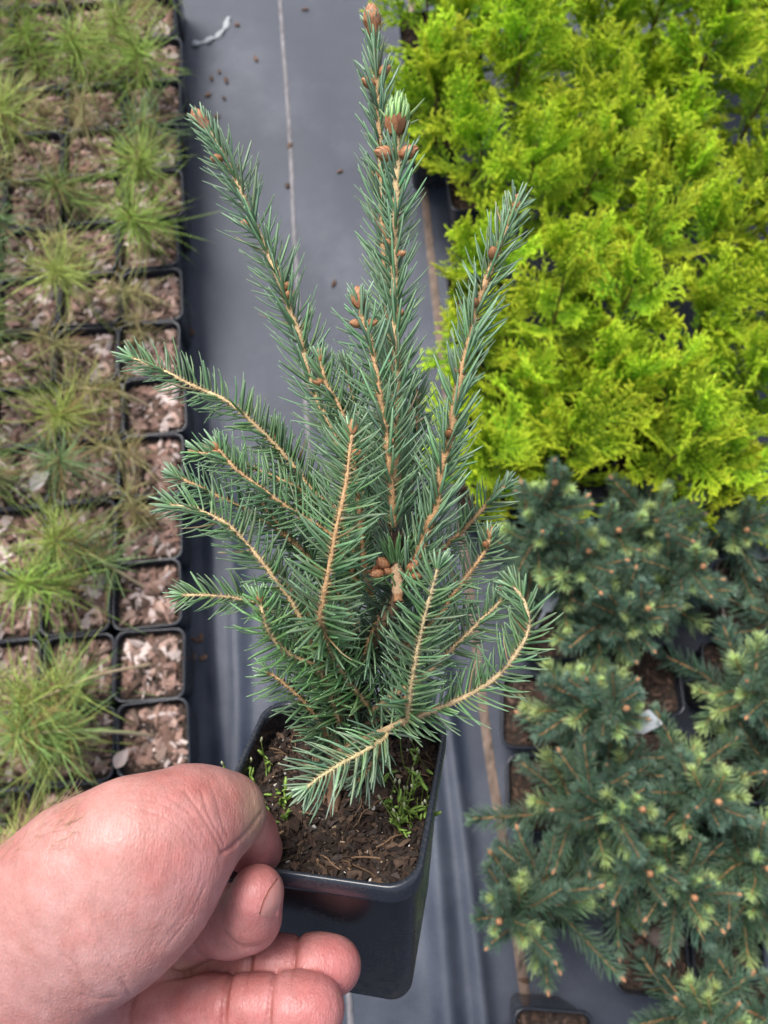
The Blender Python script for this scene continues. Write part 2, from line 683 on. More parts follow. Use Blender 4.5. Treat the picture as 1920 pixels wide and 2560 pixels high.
def far_pot(P, yaw, kind, label, group, grey=False):
    global npot
    t = thing('nursery_pot', label, 'plant pot', (P[0], P[1], .0905), group, (0, 0, yaw))
    obj('wall', GWALL if grey else WALL, t)
    obj('rim', GRIM if grey else RIM, t)
    s, c = fill[kind][npot % 4]
    npot += 1
    k = rnd.choice((0, 1, 2, 3))
    for nm, me in (('soil', s), ('bark_chips', c)):
        o = obj(nm, me, t)
        o.rotation_euler = (0, 0, k * math.pi / 2)
        if nm == 'bark_chips':
            o['kind'] = 'stuff'
    return t


# ------------------------------------------------------------------ pine seedlings in the left block
def needle_arrays(P, D, C, L, W, col0, col1, ts=(0, .3, .7, .93), sides=4, flat=.6, peg=None):
    """curved pointed needles: base P, direction D, bend towards C"""
    n = len(P)
    D = nrm(D)
    Sx = nrm(np.cross(D, C + 1e-6))
    Nz = np.cross(Sx, D)
    a = np.arange(sides) * 2 * math.pi / sides
    rings = []
    prof = [.62 if peg is None else .95, 1.0, .92, .5]
    for k, t in enumerate(ts):
        ctr = P + D * (L * t)[:, None] + C * (L * t * t)[:, None]
        wd = W * (prof[k] if len(ts) == 4 else [.7, 1, .6][k])
        for q in a:
            rings.append(ctr + Sx * (wd * math.cos(q) * .5)[:, None] + Nz * (wd * flat * math.sin(q) * .5)[:, None])
    rings.append(P + D * L[:, None] + C * L[:, None])
    V = np.stack(rings, 1)
    m = len(ts)
    quads, tris = [], []
    for k in range(m - 1):
        for j in range(sides):
            jj = (j + 1) % sides
            quads.append((k * sides + j, k * sides + jj, (k + 1) * sides + jj, (k + 1) * sides + j))
    for j in range(sides):
        tris.append(((m - 1) * sides + j, (m - 1) * sides + (j + 1) % sides, m * sides))
    tt = np.concatenate([np.repeat(np.array(ts), sides), [1.0]])
    cols = col0[:, None, :] * (1 - tt[None, :, None]) + col1[:, None, :] * tt[None, :, None]
    if peg is not None:
        cols[:, :sides] = np.asarray(peg)
    if sides == 4:                                   # pale stomatal lines on one face
        cols = cols * np.concatenate([np.tile([.95, .8, .95, 1.5], m), [1.25]])[None, :, None]
    return V, quads, tris, cols


def tuft_mesh(seed, n, L, spread, green):
    """loose pine tuft growing from the top of a short stem along +Z"""
    g = np.random.default_rng(seed)
    mb = MB()
    h = -.055 * g.random(n) ** 1.6
    az = g.random(n) * 6.283
    el = np.radians(80 - spread * g.random(n) ** .8 + h * 500)
    D = np.stack([np.cos(az) * np.cos(el), np.sin(az) * np.cos(el), np.sin(el)], 1)
    P = np.stack([np.zeros(n), np.zeros(n), h], 1) + D * .001
    C = .3 * g.standard_normal((n, 3)) + np.array([0, 0, -.24])
    Ls = L * (.35 + .7 * g.random(n))
    base = np.array(green)
    c1 = base * (.7 + .6 * g.random((n, 1)))
    dry = g.random(n) < .2
    c1[dry] = np.array([.34, .26, .11]) * (.7 + .5 * g.random((dry.sum(), 1)))
    V, q, t, c = needle_arrays(P, D, C, Ls, np.full(n, .0013), c1 * np.array([1.1, 1.05, .9]), c1, ts=(0, .45, .85), sides=3, flat=.7)
    mb.addarr(V, q, t, c)
    return mb.mesh('needles', M['pine'])


TUFTS = [tuft_mesh(60, 210, .068, 90, (.38, .5, .13)), tuft_mesh(61, 230, .06, 95, (.28, .43, .14)), tuft_mesh(62, 180, .06, 100, (.24, .38, .17)),
         tuft_mesh(63, 220, .07, 85, (.44, .55, .15)), tuft_mesh(64, 120, .044, 100, (.44, .43, .2)), tuft_mesh(65, 260, .066, 95, (.36, .54, .12))]


def pine_seedling(P, h, lean, variant, label, group, drop=0.0):
    t = thing('pine_seedling', label, 'seedling', (P[0], P[1], .079), group)
    top = np.array([lean[0], lean[1], h])
    mid = top * .45 + np.array([rnd.uniform(-.006, .006), rnd.uniform(-.006, .006), h * .12])
    pts, L = spline([(0, 0, -.004), mid, top], 12)
    mb = MB()
    cols = np.linspace(0, 1, 12)[:, None] * np.array([.1, .1, .02]) + np.array([.3, .235, .165])
    tube(mb, pts, np.linspace(.0021, .0014, 12), 6, cols * 1.35, bump=.12)
    mb.build('stem', M['bark'], t)
    d = nrm(pts[-1] - pts[-3])
    o = obj('needles', TUFTS[variant], t, 'stuff')
    q = Vector(d).to_track_quat('Z', 'Y')
    o.rotation_euler = (q @ Matrix.Rotation(rnd.uniform(0, 6.28), 3, 'Z').to_quaternion()).to_euler()
    o.location = pts[-1]
    o.scale = (1.0,) * 3
    # a few short dry needles lower on the stem
    return t


yaw0 = math.atan2(-ROWD[0], ROWD[1])
ORD = ['first', 'second', 'third', 'fourth', 'fifth', 'sixth', 'seventh', 'eighth', 'ninth', 'tenth', 'eleventh', 'twelfth', 'thirteenth', 'fourteenth', 'fifteenth']
ANG = 0
stepx = [0.006, -.004, .003, .0, -.003, -.001, .002, .006, -.002, .001, -.002, .004, .0, .003]
for r in range(-2, 17):
    for c in range(4):
        base = ROW_B[:2] + ROWD * (.0805 * (r + .5) + .0) - ROWN * (.0405 + .082 * c)
        jit = stepx[(r + 2) % 14]
        P = base + ROWN * (jit + rnd.uniform(-.002, .002)) + ROWD * rnd.uniform(-.0015, .0015)
        u, v = to_px(np.array([P[0], P[1], .1]))
        if u < -95 or v < -110 or v > 2400 or (u > 100 and v > 2080):
            continue
        yaw = yaw0 + rnd.uniform(-.035, .035)
        col_w = ['at the mat edge', 'one in from the mat', 'two in from the mat', 'three in from the mat'][c]
        row_w = ('%s row beside the wrist' % ORD[-r - 1]) if r < 0 else '%s row beyond the thumb' % ORD[r]
        far_pot(P, yaw, 'pine', 'black square pot of bark chips %s, %s' % (col_w, row_w), 'pots of the pine block')
        h = rnd.uniform(.05, .115)
        lean = (rnd.uniform(-.045, .02), rnd.uniform(-.03, .03))
        var = rnd.choice((0, 1, 2, 3, 4, 5, 0, 3, 5))
        lab = None
        if c == 0:
            sp = {0: (.11, (-.11, .0), 1, 'pine seedling on a long arched bare stem leaning away from the mat, beside the thumb'),
                  1: (.1, (-.1, -.055), 3, 'pine seedling with a thick pale stem leaning inwards across the next pot'),
                  2: (.06, (-.07, .04), 2, 'short dark green pine seedling tipped over a pot corner, third pot from the thumb'),
                  3: (.05, (-.02, .03), 4, 'wispy brownish pine seedling at the mat edge, fourth pot from the thumb'),
                  4: (.05, (-.055, .01), 4, 'small pine seedling leaning off a mostly bare pot at the mat edge'),
                  5: (.06, (-.075, .0), 4, 'thin yellowish pine seedling with a short pale stem'),
                  6: (.03, (-.01, .03), 4, 'small sparse brownish pine seedling at the mat edge'),
                  7: (.035, (-.05, .0), 4, 'pine seedling lying almost flat across its pot of pale chips'),
                  8: (.08, (.0, -.012), 5, 'bushy bright green pine seedling spilling over the mat edge'),
                  10: (.07, (.0, -.01), 2, 'pine seedling with long drooping needles over the mat edge'),
                  11: (.09, (.005, .0), 5, 'full bright green pine seedling by the whitish scrap on the mat')}
            if r in sp:
                h, lean, var, lab = sp[r]
        if rnd.random() < .04 and lab is None:
            continue
        if lab is None:
            lab = '%s pine seedling %s, %s' % (['long needled', 'dense green', 'loose bluish', 'bright yellow-green', 'small sparse', 'bushy mid green'][var], col_w, row_w)
        pine_seedling(P + np.array([rnd.uniform(-.006, .006), rnd.uniform(-.006, .006)]), h, lean, var, lab, 'pine seedlings in the pot block')


# ------------------------------------------------------------------ golden conifers
def spray_mesh(seed, L=.1):
    """flat fan of blunt scale-leaved twigs growing along +Y"""
    g = np.random.default_rng(seed)
    mb = MB()
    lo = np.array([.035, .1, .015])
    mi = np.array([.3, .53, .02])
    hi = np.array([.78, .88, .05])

    def twig(p, d, up, length, w, t0, t1, n):
        u = np.linspace(0, 1, n)[:, None]
        bend = (g.standard_normal(3) * .1 + np.array([0, 0, .12])) * length
        P = p + d * length * u + bend * u * u
        rr = w * (.8 + .25 * u[:, 0]) * (1 + .16 * (np.arange(n) % 2)) * .5
        rr[-1] *= .6
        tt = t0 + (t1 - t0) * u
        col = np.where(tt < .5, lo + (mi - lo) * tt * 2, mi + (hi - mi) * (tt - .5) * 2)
        tube(mb, P, rr, 5, col, ref=up, cap=True, flat=.5)
        return P

    up = np.array([0, 0, 1.])
    nl = 13
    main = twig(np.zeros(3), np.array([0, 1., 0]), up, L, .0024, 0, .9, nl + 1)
    for i in range(1, nl):
        t = i / (nl - .5)
        for sd in (1, -1):
            if g.random() < .12:
                continue
            ll = L * (.12 + .42 * (1 - t) ** .7 * min(1, t * 3)) * g.uniform(.75, 1.2)
            a = math.radians(g.uniform(30, 46))
            d = nrm(np.array([sd * math.sin(a), math.cos(a), g.normal(0, .12)]))
            n1 = 7
            tip = min(1., .45 + t * .5)
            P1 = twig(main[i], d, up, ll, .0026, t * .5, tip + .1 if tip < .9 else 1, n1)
            ns = max(1, int(ll / .0062))
            for k in range(ns):
                tk = (k + .8) / (ns + .4)
                s2 = 1 if k % 2 else -1
                a2 = math.radians(g.uniform(28, 45))
                sx = np.array([d[1], -d[0], 0]) * s2
                d2 = nrm(d * math.cos(a2) + sx * math.sin(a2) + np.array([0, 0, g.normal(0, .14)]))
                q = P1[min(n1 - 1, int(tk * n1))]
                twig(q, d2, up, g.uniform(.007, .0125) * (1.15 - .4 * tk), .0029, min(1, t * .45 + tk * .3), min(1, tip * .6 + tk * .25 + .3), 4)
    return mb.mesh('spray', M['thuja'])


SPRAYS = [spray_mesh(80, .085), spray_mesh(81, .1), spray_mesh(82, .075), spray_mesh(83, .08), spray_mesh(84, .092)]


def golden_conifer(P, h, nspray, label, group, seed):
    g = random.Random(seed)
    t = thing('golden_conifer', label, 'conifer', (P[0], P[1], .078), group)
    mb = MB()
    pts, L = spline([(0, 0, -.005), (g.uniform(-.004, .004), g.uniform(-.004, .004), h * .5), (g.uniform(-.012, .012), g.uniform(-.012, .012), h)], 14)
    tube(mb, pts, np.linspace(.0024, .0009, 14), 6, (.16, .09, .04), bump=.1)
    mb.build('trunk', M['bark'], t)
    for i in range(nspray):
        f = (i + .5) / nspray
        az = i * 2.39996 + g.uniform(-.4, .4)
        el = math.radians(12 + 58 * f ** 1.2 + g.uniform(-13, 13))
        d = Vector((math.cos(az) * math.cos(el), math.sin(az) * math.cos(el), math.sin(el)))
        o = obj('spray', SPRAYS[g.randrange(5)], t)
        k = min(13, int((.12 + .85 * f) * 13))
        o.location = pts[k]
        # spray plane: holds the axis d; the blade is turned at random about it
        q = d.to_track_quat('Y', 'Z') @ Matrix.Rotation(g.uniform(-1.0, 1.0), 3, 'Y').to_quaternion()
        o.rotation_euler = q.to_euler()
        s = g.uniform(.75, 1.12) * (1.1 - .35 * f)
        o.scale = (s, s, s)
    return t


gi = 0
EDGE = on_plane(1150, 900, .09)[:2] @ ROWN
V0 = on_plane(1250, 1225, .09)[:2] @ ROWD
for r in range(0, 9):
    for c in range(0, 7):
        Q = ROWN * (EDGE + .012 + .094 * c + (.04 if r % 2 else 0)) + ROWD * (V0 + .092 * r)
        Q = Q + np.array([rnd.uniform(-.016, .016), rnd.uniform(-.016, .016)])
        u, v = to_px(np.array([Q[0], Q[1], .2]))
        if u > 2100 or v < -230:
            continue
        if c == 0 and r in (4, ):
            continue
        h = rnd.choice((.08, .11, .13, .15, .18)) + rnd.uniform(-.01, .01)
        if c == 0:
            h = rnd.uniform(.075, .12)
        golden_conifer(Q, h, rnd.randint(15, 22), 'feathery golden conifer, %s row from the young spruces, %s in from the mat' % (ORD[r], ORD[c]), 'golden conifers in the block', 300 + gi)
        if r <= 1 or c == 0:
            far_pot(Q, yaw0 + rnd.uniform(-.08, .08), 'spruce', 'black pot under the golden conifer of the %s row, %s in from the mat' % (ORD[r], ORD[c]), 'pots under the golden conifers')
        gi += 1


# ------------------------------------------------------------------ young spruces in the right block
def bud_mesh(seed, L=.0062, W=.0036, nm='bud', col=(.42, .19, .085), lighter=(.58, .32, .17)):
    """pointed bud of overlapping papery scales, growing along +Z"""
    g = np.random.default_rng(seed)
    mb = MB()
    n = 10
    u = np.linspace(0, 1, n)
    prof = np.sin(np.pi * np.clip(u * .86 + .14, 0, 1)) ** .75 * W / 2
    P = np.stack([np.zeros(n), np.zeros(n), u * L], 1)
    tube(mb, P, np.maximum(prof, .00012), 8, col, ref=(1, 0, 0))
    for k in range(5):
        z0 = k / 5 * .7
        m = 6
        for j in range(m):
            a = (j + .5 * (k % 2)) * 6.283 / m + g.uniform(-.15, .15)
            e = np.array([math.cos(a), math.sin(a), 0])
            s = np.array([-math.sin(a), math.cos(a), 0])
            hgt = L * .36
            rows = []
            for q, wd in ((0, .7), (.35, 1.), (.75, .62)):
                zz = min(.99, z0 + q * .36)
                r0 = np.interp(zz, u, prof) + .00018 + .00016 * q
                for sg in (-1, 0, 1):
                    th = sg * wd * .5
                    rows.append(e * r0 * math.cos(th) + s * r0 * math.sin(th) + np.array([0, 0, zz * L]))
            zz = min(1.02, z0 + .38)
            rows.append(e * (np.interp(min(zz, 1), u, prof) + .0005) + np.array([0, 0, zz * L]))
            f = []
            for x in range(2):
                for y in range(2):
                    f.append((x * 3 + y, x * 3 + y + 1, x * 3 + y + 4, x * 3 + y + 3))
            f += [(6, 7, 9), (7, 8, 9)]
            c = np.array(col) * g.uniform(.75, 1.2)
            cc = np.array([c] * 6 + [(c + np.array(lighter)) / 2] * 3 + [lighter])
            mb.add(np.array(rows), f, cc)
    return mb.mesh(nm, M['bud'])


BUDS = [bud_mesh(1), bud_mesh(2, .0055, .0034), bud_mesh(3, .0075, .0046, col=(.36, .15, .07))]
FARBUD = bud_mesh(4, .008, .006, col=(.5, .24, .12), lighter=(.62, .36, .2))


def shoot_arrays(P, N0, r0, r1, dens, L, W, th, mbS, mbN, green, seed, part=.75, tipfan=10, ts=(0, .13, .65, .93), sides=4,
                 stemcol=((.36, .21, .1), (.5, .35, .19)), n_side=9, prick=.25, start=0.0, bare=None, fwd=.25, tipgreen=(.4, .52, .4), flush=0.0):
    """stem P (n,3) with its upper side N0, needles set spirally round it, combed away from the upper side"""
    g = np.random.default_rng(seed)
    n = len(P)
    T, N, B = frames(P, np.asarray(N0, float))
    seg = np.linalg.norm(np.diff(P, axis=0), axis=1).sum()
    u = np.linspace(0, 1, n)
    R = r0 + (r1 - r0) * u
    # the stem's bark is ridged by needle pegs
    sc0, sc1 = np.array(stemcol[0]), np.array(stemcol[1])
    cols = (sc0 + (sc1 - sc0) * u[:, None]) * (1 + .14 * g.standard_normal((n, 1)))
    tube(mbS, P, R * (1 + .13 * g.standard_normal(n)), n_side, np.clip(cols, .02, 1), ref=np.asarray(N0, float), bump=.1)
    cnt = int(seg * dens)
    s = start + (1 - start) * (np.arange(cnt) + .5) / cnt
    phi = np.arange(cnt) * 2.39996 + .35 * g.standard_normal(cnt)
    # comb: needles near the upper side are pushed to either flank
    ph = np.angle(np.exp(1j * phi))                      # 0 = upper side
    sg = np.where(ph >= 0, 1, -1)
    ab = np.abs(ph)
    ab = ab + part * (np.pi * .46 - ab) * (.55 + .25 * g.random(cnt))
    ph = sg * ab
    keep = g.random(cnt) > .05
    if bare is not None:
        keep = keep & ~((s > bare[0]) & (s < bare[1]) & (g.random(cnt) < .93))
    i = np.clip(s * (n - 1), 0, n - 1.001)
    i0 = i.astype(int)
    fr = (i - i0)[:, None]

    def at(A):
        return A[i0] * (1 - fr) + A[i0 + 1] * fr
    Pp, Tt, Nn, Bb, Rr = at(P), nrm(at(T)), nrm(at(N)), nrm(at(B)), (R[i0] * (1 - fr[:, 0]) + R[i0 + 1] * fr[:, 0])
    theta = np.radians(th + 6 * g.standard_normal(cnt) - 22 * np.clip((s - .86) / .14, 0, 1))
    rad = np.cos(ph)[:, None] * Nn + np.sin(ph)[:, None] * Bb
    D = np.cos(theta)[:, None] * Tt + np.sin(theta)[:, None] * rad + .045 * g.standard_normal((cnt, 3))
    base = Pp + rad * (Rr * .8)[:, None]
    C = Tt * (fwd + .08 * g.standard_normal((cnt, 1))) + Nn * (prick * np.abs(np.sin(ph)) + .06 * g.standard_normal(cnt))[:, None] \
        + .075 * g.standard_normal((cnt, 3))
    Ls = L * (.76 + .38 * g.random(cnt)) * (1 - .5 * np.clip((s - .86) / .14, 0, 1)) * (.8 + .2 * np.clip(s / .15, 0, 1))
    c = np.array(green) * (.72 + .5 * g.random((cnt, 1))) * (1 + .1 * g.standard_normal((cnt, 3)))
    dry = g.random(cnt) < .012
    c[dry] = np.array([.3, .19, .08]) * (.6 + .7 * g.random((dry.sum(), 1)))
    c1 = c * .85 + np.array(tipgreen) * (.3 if sides == 4 else .18)
    if flush:
        k = np.clip((s - (1 - flush)) / flush, 0, 1)[:, None]
        c = c * (1 - k) + np.array([.46, .64, .2]) * k
        c1 = c1 * (1 - k) + np.array([.64, .8, .34]) * k
    if tipfan:
        # needles at the very tip, pointing forward
        a = np.arange(tipfan) * 2.39996
        rad2 = np.cos(a)[:, None] * N[-1] + np.sin(a)[:, None] * B[-1]
        th2 = np.radians(18 + 22 * g.random(tipfan))[:, None]
        base = np.vstack([base[keep], P[-1] + rad2 * r1 * .7 - T[-1] * .0006])
        D = np.vstack([D[keep], np.cos(th2) * T[-1] + np.sin(th2) * rad2])
        C = np.vstack([C[keep], .12 * T[-1] + .1 * g.standard_normal((tipfan, 3))])
        Ls = np.concatenate([Ls[keep], L * (.42 + .2 * g.random(tipfan))])
        kc = np.array([.5, .68, .2]) if flush else np.array(green) * 1.2
        c = np.vstack([c[keep], kc * (.8 + .4 * g.random((tipfan, 1)))])
        c1 = np.vstack([c1[keep], (np.array([.66, .82, .34]) if flush else np.array(tipgreen) * .5 + np.array(green) * .5) * (.8 + .4 * g.random((tipfan, 1)))])
    else:
        base, D, C, Ls, c, c1 = base[keep], D[keep], C[keep], Ls[keep], c[keep], c1[keep]
    Wd = W * (.85 + .3 * g.random(len(base)))
    V, q, t, cc = needle_arrays(base, D, C, Ls, Wd, np.clip(c, .005, 1), np.clip(c1, .005, 1), ts=ts, sides=sides, flat=.62, peg=(np.array(stemcol[1]) * .85) if sides == 4 else None)
    mbN.addarr(V, q, t, cc)
    return T


FAR = []
for k, (L, green, flush) in enumerate([(.06, (.09, .18, .11), 0), (.048, (.1, .205, .1), .3), (.074, (.098, .185, .105), 0), (.042, (.1, .2, .105), .45), (.056, (.08, .165, .11), .0)]):
    P, _ = spline([(0, 0, 0), (.003, 0, L * .4), (.0, .002, L * .75), (-.002, .004, L)], 16)
    s_, n_ = MB(), MB()
    shoot_arrays(P, (1, 0, 0), .0013, .0008, 2700, .0135, .0013, 58, s_, n_, green, 500 + k, part=.0, tipfan=14, ts=(0, .5, .85), sides=3, n_side=6,
                 stemcol=((.26, .14, .07), (.42, .25, .12)), prick=.1, flush=flush)
    FAR.append((s_.mesh('shoot', M['bark']), n_.mesh('needles', M['farneedle']), P[-1]))


def young_spruce(P, h, nshoot, label, group, seed, lean=(0, 0), scale=1.0):
    g = random.Random(seed)
    t = thing('young_spruce', label, 'spruce', (P[0], P[1], .078), group)
    pts, _ = spline([(0, 0, -.006), (lean[0] * .35, lean[1] * .35, h * .45), (lean[0], lean[1], h)], 16)
    s_, n_ = MB(), MB()
    shoot_arrays(pts, (1, .2, .1), .0026, .0012, 2300, .012, .0011, 55, s_, n_, (.1, .185, .12), seed, part=.1, tipfan=10, ts=(0, .5, .85), sides=3, n_side=6,
                 stemcol=((.2, .12, .07), (.38, .22, .11)), start=.35, prick=.0)
    tr = s_.build('trunk', M['bark'], t)
    n_.build('needles', M['farneedle'], tr, kind='stuff')
    b = obj('bud', FARBUD, tr)
    b.location = pts[-1]
    nshoot = int(nshoot * 1.6)
    for i in range(nshoot):
        f = (i + .6) / nshoot
        az = i * 2.39996 + g.uniform(-.5, .5)
        el = math.radians(2 + 62 * f ** 1.1 + g.uniform(-14, 14))
        d = Vector((math.cos(az) * math.cos(el), math.sin(az) * math.cos(el), math.sin(el)))
        v = g.randrange(5)
        o = obj('shoot', FAR[v][0], t)
        k = min(15, int((.22 + .72 * f) * 15))
        o.location = pts[k]
        q = d.to_track_quat('Z', 'Y') @ Matrix.Rotation(g.uniform(0, 6.28), 3, 'Z').to_quaternion()
        o.rotation_euler = q.to_euler()
        s = g.uniform(.75, 1.1) * (1.12 - .5 * f) * scale
        o.scale = (s, s, s)
        obj('needles', FAR[v][1], o, 'stuff')
        if v in (0, 2) and g.random() < .55:
            bb = obj('bud', FARBUD, o)
            bb.location = FAR[v][2]
            bb.scale = (.6, .6, 1.1)
    return t


# pots of the spruce block: centres read at rim height
SPOTS = [((1345, 1780), 0), ((1362, 1985), 0), ((1362, 2215), 0), ((1385, 2640), 0), ((1580, 1500), 0), ((1615, 1700), 0), ((1640, 1915), 0), ((1640, 2385), 0),
         ((1655, 2150), 0), ((1810, 2330), 0), ((1885, 1480), 1), ((1850, 1690), 0), ((1870, 1905), 0), ((1890, 2110), 0), ((1395, 1560), 0), ((1370, 1380), 0),
         ((1600, 1320), 0), ((1790, 1300), 0), ((1880, 2560), 0)]
PLAB = ['black pot of bare soil at the mat edge, under the bright-tipped bushy spruce', 'black pot of soil at the mat edge beside the fan-shoot spruce',
        'black pot at the mat edge under the spruce that droops over the brown band', 'black pot standing alone at the end of the brown band',
        'black pot under the spruce with lime green side shoots', 'black pot of bare soil between the white label and the dark spruce',
        'black pot under the dense star-tipped spruce', 'black pot holding the stone and the green weed', 'black pot under the spruce that hangs over the stone',
        'black pot of bare soil behind the stone pot', 'weathered grey-brown pot of dark soil beside the golden conifers', 'black pot under the dark orange-budded spruce',
        'black pot under the broad blue-green spruce', 'black pot between the broad spruce and the small star-tipped spruce', 'black pot under the half hidden white label',
        'black pot below the tall slim spruce', 'black pot at the foot of the golden conifers near the orange-budded spruce', 'black pot at the foot of the golden conifers near the grey pot',
        'black pot of the spruce at the far corner']
for i, ((x, y), grey) in enumerate(SPOTS):
    P = on_plane(x, y, .09)
    far_pot(P, yaw0 + rnd.uniform(-.06, .06) - .12, 'spruce', PLAB[i], 'pots of the young spruces', bool(grey))

#         base pixel, height, shoots, lean, label
YS = [((1310, 1440), .15, 15, (.0, .05), 'tall slim blue-green spruce against the golden conifers and mat edge'),
      ((1395, 1500), .12, 18, (.0, .02), 'blue-green spruce with orange buds below the golden conifers'),
      ((1470, 1580), .12, 20, (.02, .0), 'spruce with pale green fresh tips beside the white plant label'),
      ((1400, 1780), .13, 20, (.025, -.005), 'bushy spruce crowned with bright green new tips'),
      ((1590, 1500), .1, 16, (.03, .01), 'spruce with long lime green side shoots beside the weathered grey pot'),
      ((1380, 2000), .12, 18, (.05, .0), 'spruce leaning away from the mat with long drooping fan-like shoots'),
      ((1370, 2215), .1, 15, (-.07, -.01), 'spruce with branches drooping over the brown band on the mat'),
      ((1650, 1960), .12, 18, (.0, -.01), 'dense spruce with pale star-like tips behind the fan-shoot spruce'),
      ((1790, 1740), .13, 18, (.02, .0), 'dark spruce with orange-brown buds past the bare soil pot'),
      ((1640, 2140), .1, 16, (-.01, -.02), 'spruce hanging over the reddish stone'),
      ((1880, 1930), .13, 18, (.01, .0), 'broad blue-green spruce at the outer edge of the spruce block'),
      ((1800, 2290), .07, 14, (.03, .05), 'small spruce with bright star tips behind an empty soil pot'),
      ((1700, 2520), .1, 18, (.0, -.0), 'low spreading spruce beside the empty tray'),
      ((1890, 2530), .09, 16, (.0, .0), 'spruce at the far corner of the block past the spreading one'),
      ((1910, 1560), .06, 10, (.02, .01), 'small spruce in the weathered grey-brown pot'),
      ((1600, 1330), .09, 12, (-.02, -.02), 'spruce tucked under the golden conifers behind the lime green shoots'),
      ((1470, 1400), .1, 13, (.0, .0), 'dark spruce between the orange-budded spruce and the golden conifers'),
      ((1790, 1330), .06, 10, (.0, -.02), 'short spruce under the golden conifers next to the weathered grey pot'),
      ((1490, 1900), .08, 12, (.0, -.02), 'spruce filling the gap beside the fan-shoot spruce, short of the white label'),
      ((1780, 2130), .1, 13, (.0, .0), 'spruce crowding between the stone and the broad spruce'),
      ((1500, 2090), .1, 12, (.01, -.02), 'spruce with drooping side shoots next to the fan-shoot spruce')]
for i, ((x, y), h, n, lean, lab) in enumerate(YS):
    young_spruce(on_plane(x, y, .08), h * 1.25, n + 3, lab, 'young spruces in pots', 700 + i, lean, 1.2)

# ------------------------------------------------------------------ small things lying about
def stake(Pt, lean, yaw, wd, col, label):
    """plant label: flat plastic stake pushed into the pot, top at Pt"""
    d = nrm(np.array([lean[0], lean[1], 1.]))
    L = (Pt[2] - .07) / d[2]
    x = nrm(np.cross(d, [.15 * math.sin(yaw), -.2, 1.]))
    n = np.cross(x, d)
    mb = MB()
    hd = min(.6, .026 / L)
    prof = [(0, .46), (.02, .5), (hd, .5), (hd + .06, .14), (1., .08)]
    rows = []
    for sgn in (1, -1):
        for f_, w_ in prof:
            for e in (-1, 1):
                rows.append(-d * L * f_ + x * e * wd * w_ + n * .0004 * sgn)
    m = len(prof)
    f = []
    for i in range(m - 1):
        f.append((2 * i, 2 * i + 1, 2 * i + 3, 2 * i + 2))
        f.append((2 * m + 2 * i + 2, 2 * m + 2 * i + 3, 2 * m + 2 * i + 1, 2 * m + 2 * i))
        f.append((2 * i, 2 * i + 2, 2 * m + 2 * i + 2, 2 * m + 2 * i))
        f.append((2 * i + 3, 2 * i + 1, 2 * m + 2 * i + 1, 2 * m + 2 * i + 3))
    f.append((1, 0, 2 * m, 2 * m + 1))
    mb.add(np.array(rows), f, col)
    o = mb.build('plant_label', M['plain'], smooth=False)
    o.location = Pt
    tag(o, label, 'plant label')


stake(px(1640, 1792, .765), (.7, .45), .4, .02, (.75, .78, .82), 'small white plastic plant label standing between the bright-tipped spruces')
stake(px(1390, 1476, .868), (.5, 1.0), -.2, .015, (.72, .75, .8), 'small white plastic plant label half hidden near the mat edge spruces')
stake(px(1512, 1560, .865), (.6, .8), .2, .012, (.6, .64, .7), 'bluish white plant label buried under green spruce tips')


def pebble(name, P, r, col, label, cat, seed, group=None, squash=.5, m='plain'):
    g = np.random.default_rng(seed)
    mb = MB()
    nu, nv = 12, 7
    V = []
    ph = g.random(6) * 6.28
    for i in range(nv + 1):
        th = math.pi * i / nv
        for j in range(nu):
            a = 2 * math.pi * j / nu
            k = 1 + .13 * math.sin(2 * a + ph[0]) + .1 * math.sin(3 * a + ph[1] + th * 2) + .08 * math.sin(5 * th + ph[2])
            V.append((r[0] * k * math.sin(th) * math.cos(a), r[1] * k * math.sin(th) * math.sin(a), r[2] * k * math.cos(th)))
    f = []
    for i in range(nv):
        for j in range(nu):
            q = (j + 1) % nu
            f.append((i * nu + j, (i + 1) * nu + j, (i + 1) * nu + q, i * nu + q))
    mb.add(np.array(V), f, col)
    o = mb.build(name, M[m])
    o.location = P
    o.rotation_euler = (0, 0, g.random() * 6)
    return tag(o, label, cat, group)


pebble('stone', on_plane(1668, 2345, .083), (.02, .012, .008), (.2, .15, .13), 'smooth reddish grey stone lying in a pot under the spruce branches', 'stone', 3)
gp = np.random.default_rng(5)
for i, (x, y) in enumerate([(520, 238), (548, 178), (560, 245), (565, 200), (515, 355), (725, 368), (850, 430), (545, 330), (480, 830), (470, 1290), (488, 1600), (482, 1800), (1310, 2450),
                            (640, 150), (600, 420)] + [(rnd.uniform(470, 880), rnd.uniform(20, 900)) for _ in range(7)] + [(rnd.uniform(455, 520), rnd.uniform(900, 1900)) for _ in range(6)]):
    P = on_plane(x, y, 0)
    P[2] = ground_z(P) + .002
    pebble('bark_crumb', P, (.004 + .003 * gp.random(), .0022 + .0015 * gp.random(), .0014), np.array([.14, .085, .06]) * (.5 + gp.random()),
           'small brown bark crumb lying on the grey mat', 'bark crumb', 50 + i, 'bark crumbs on the mat', m='chips')


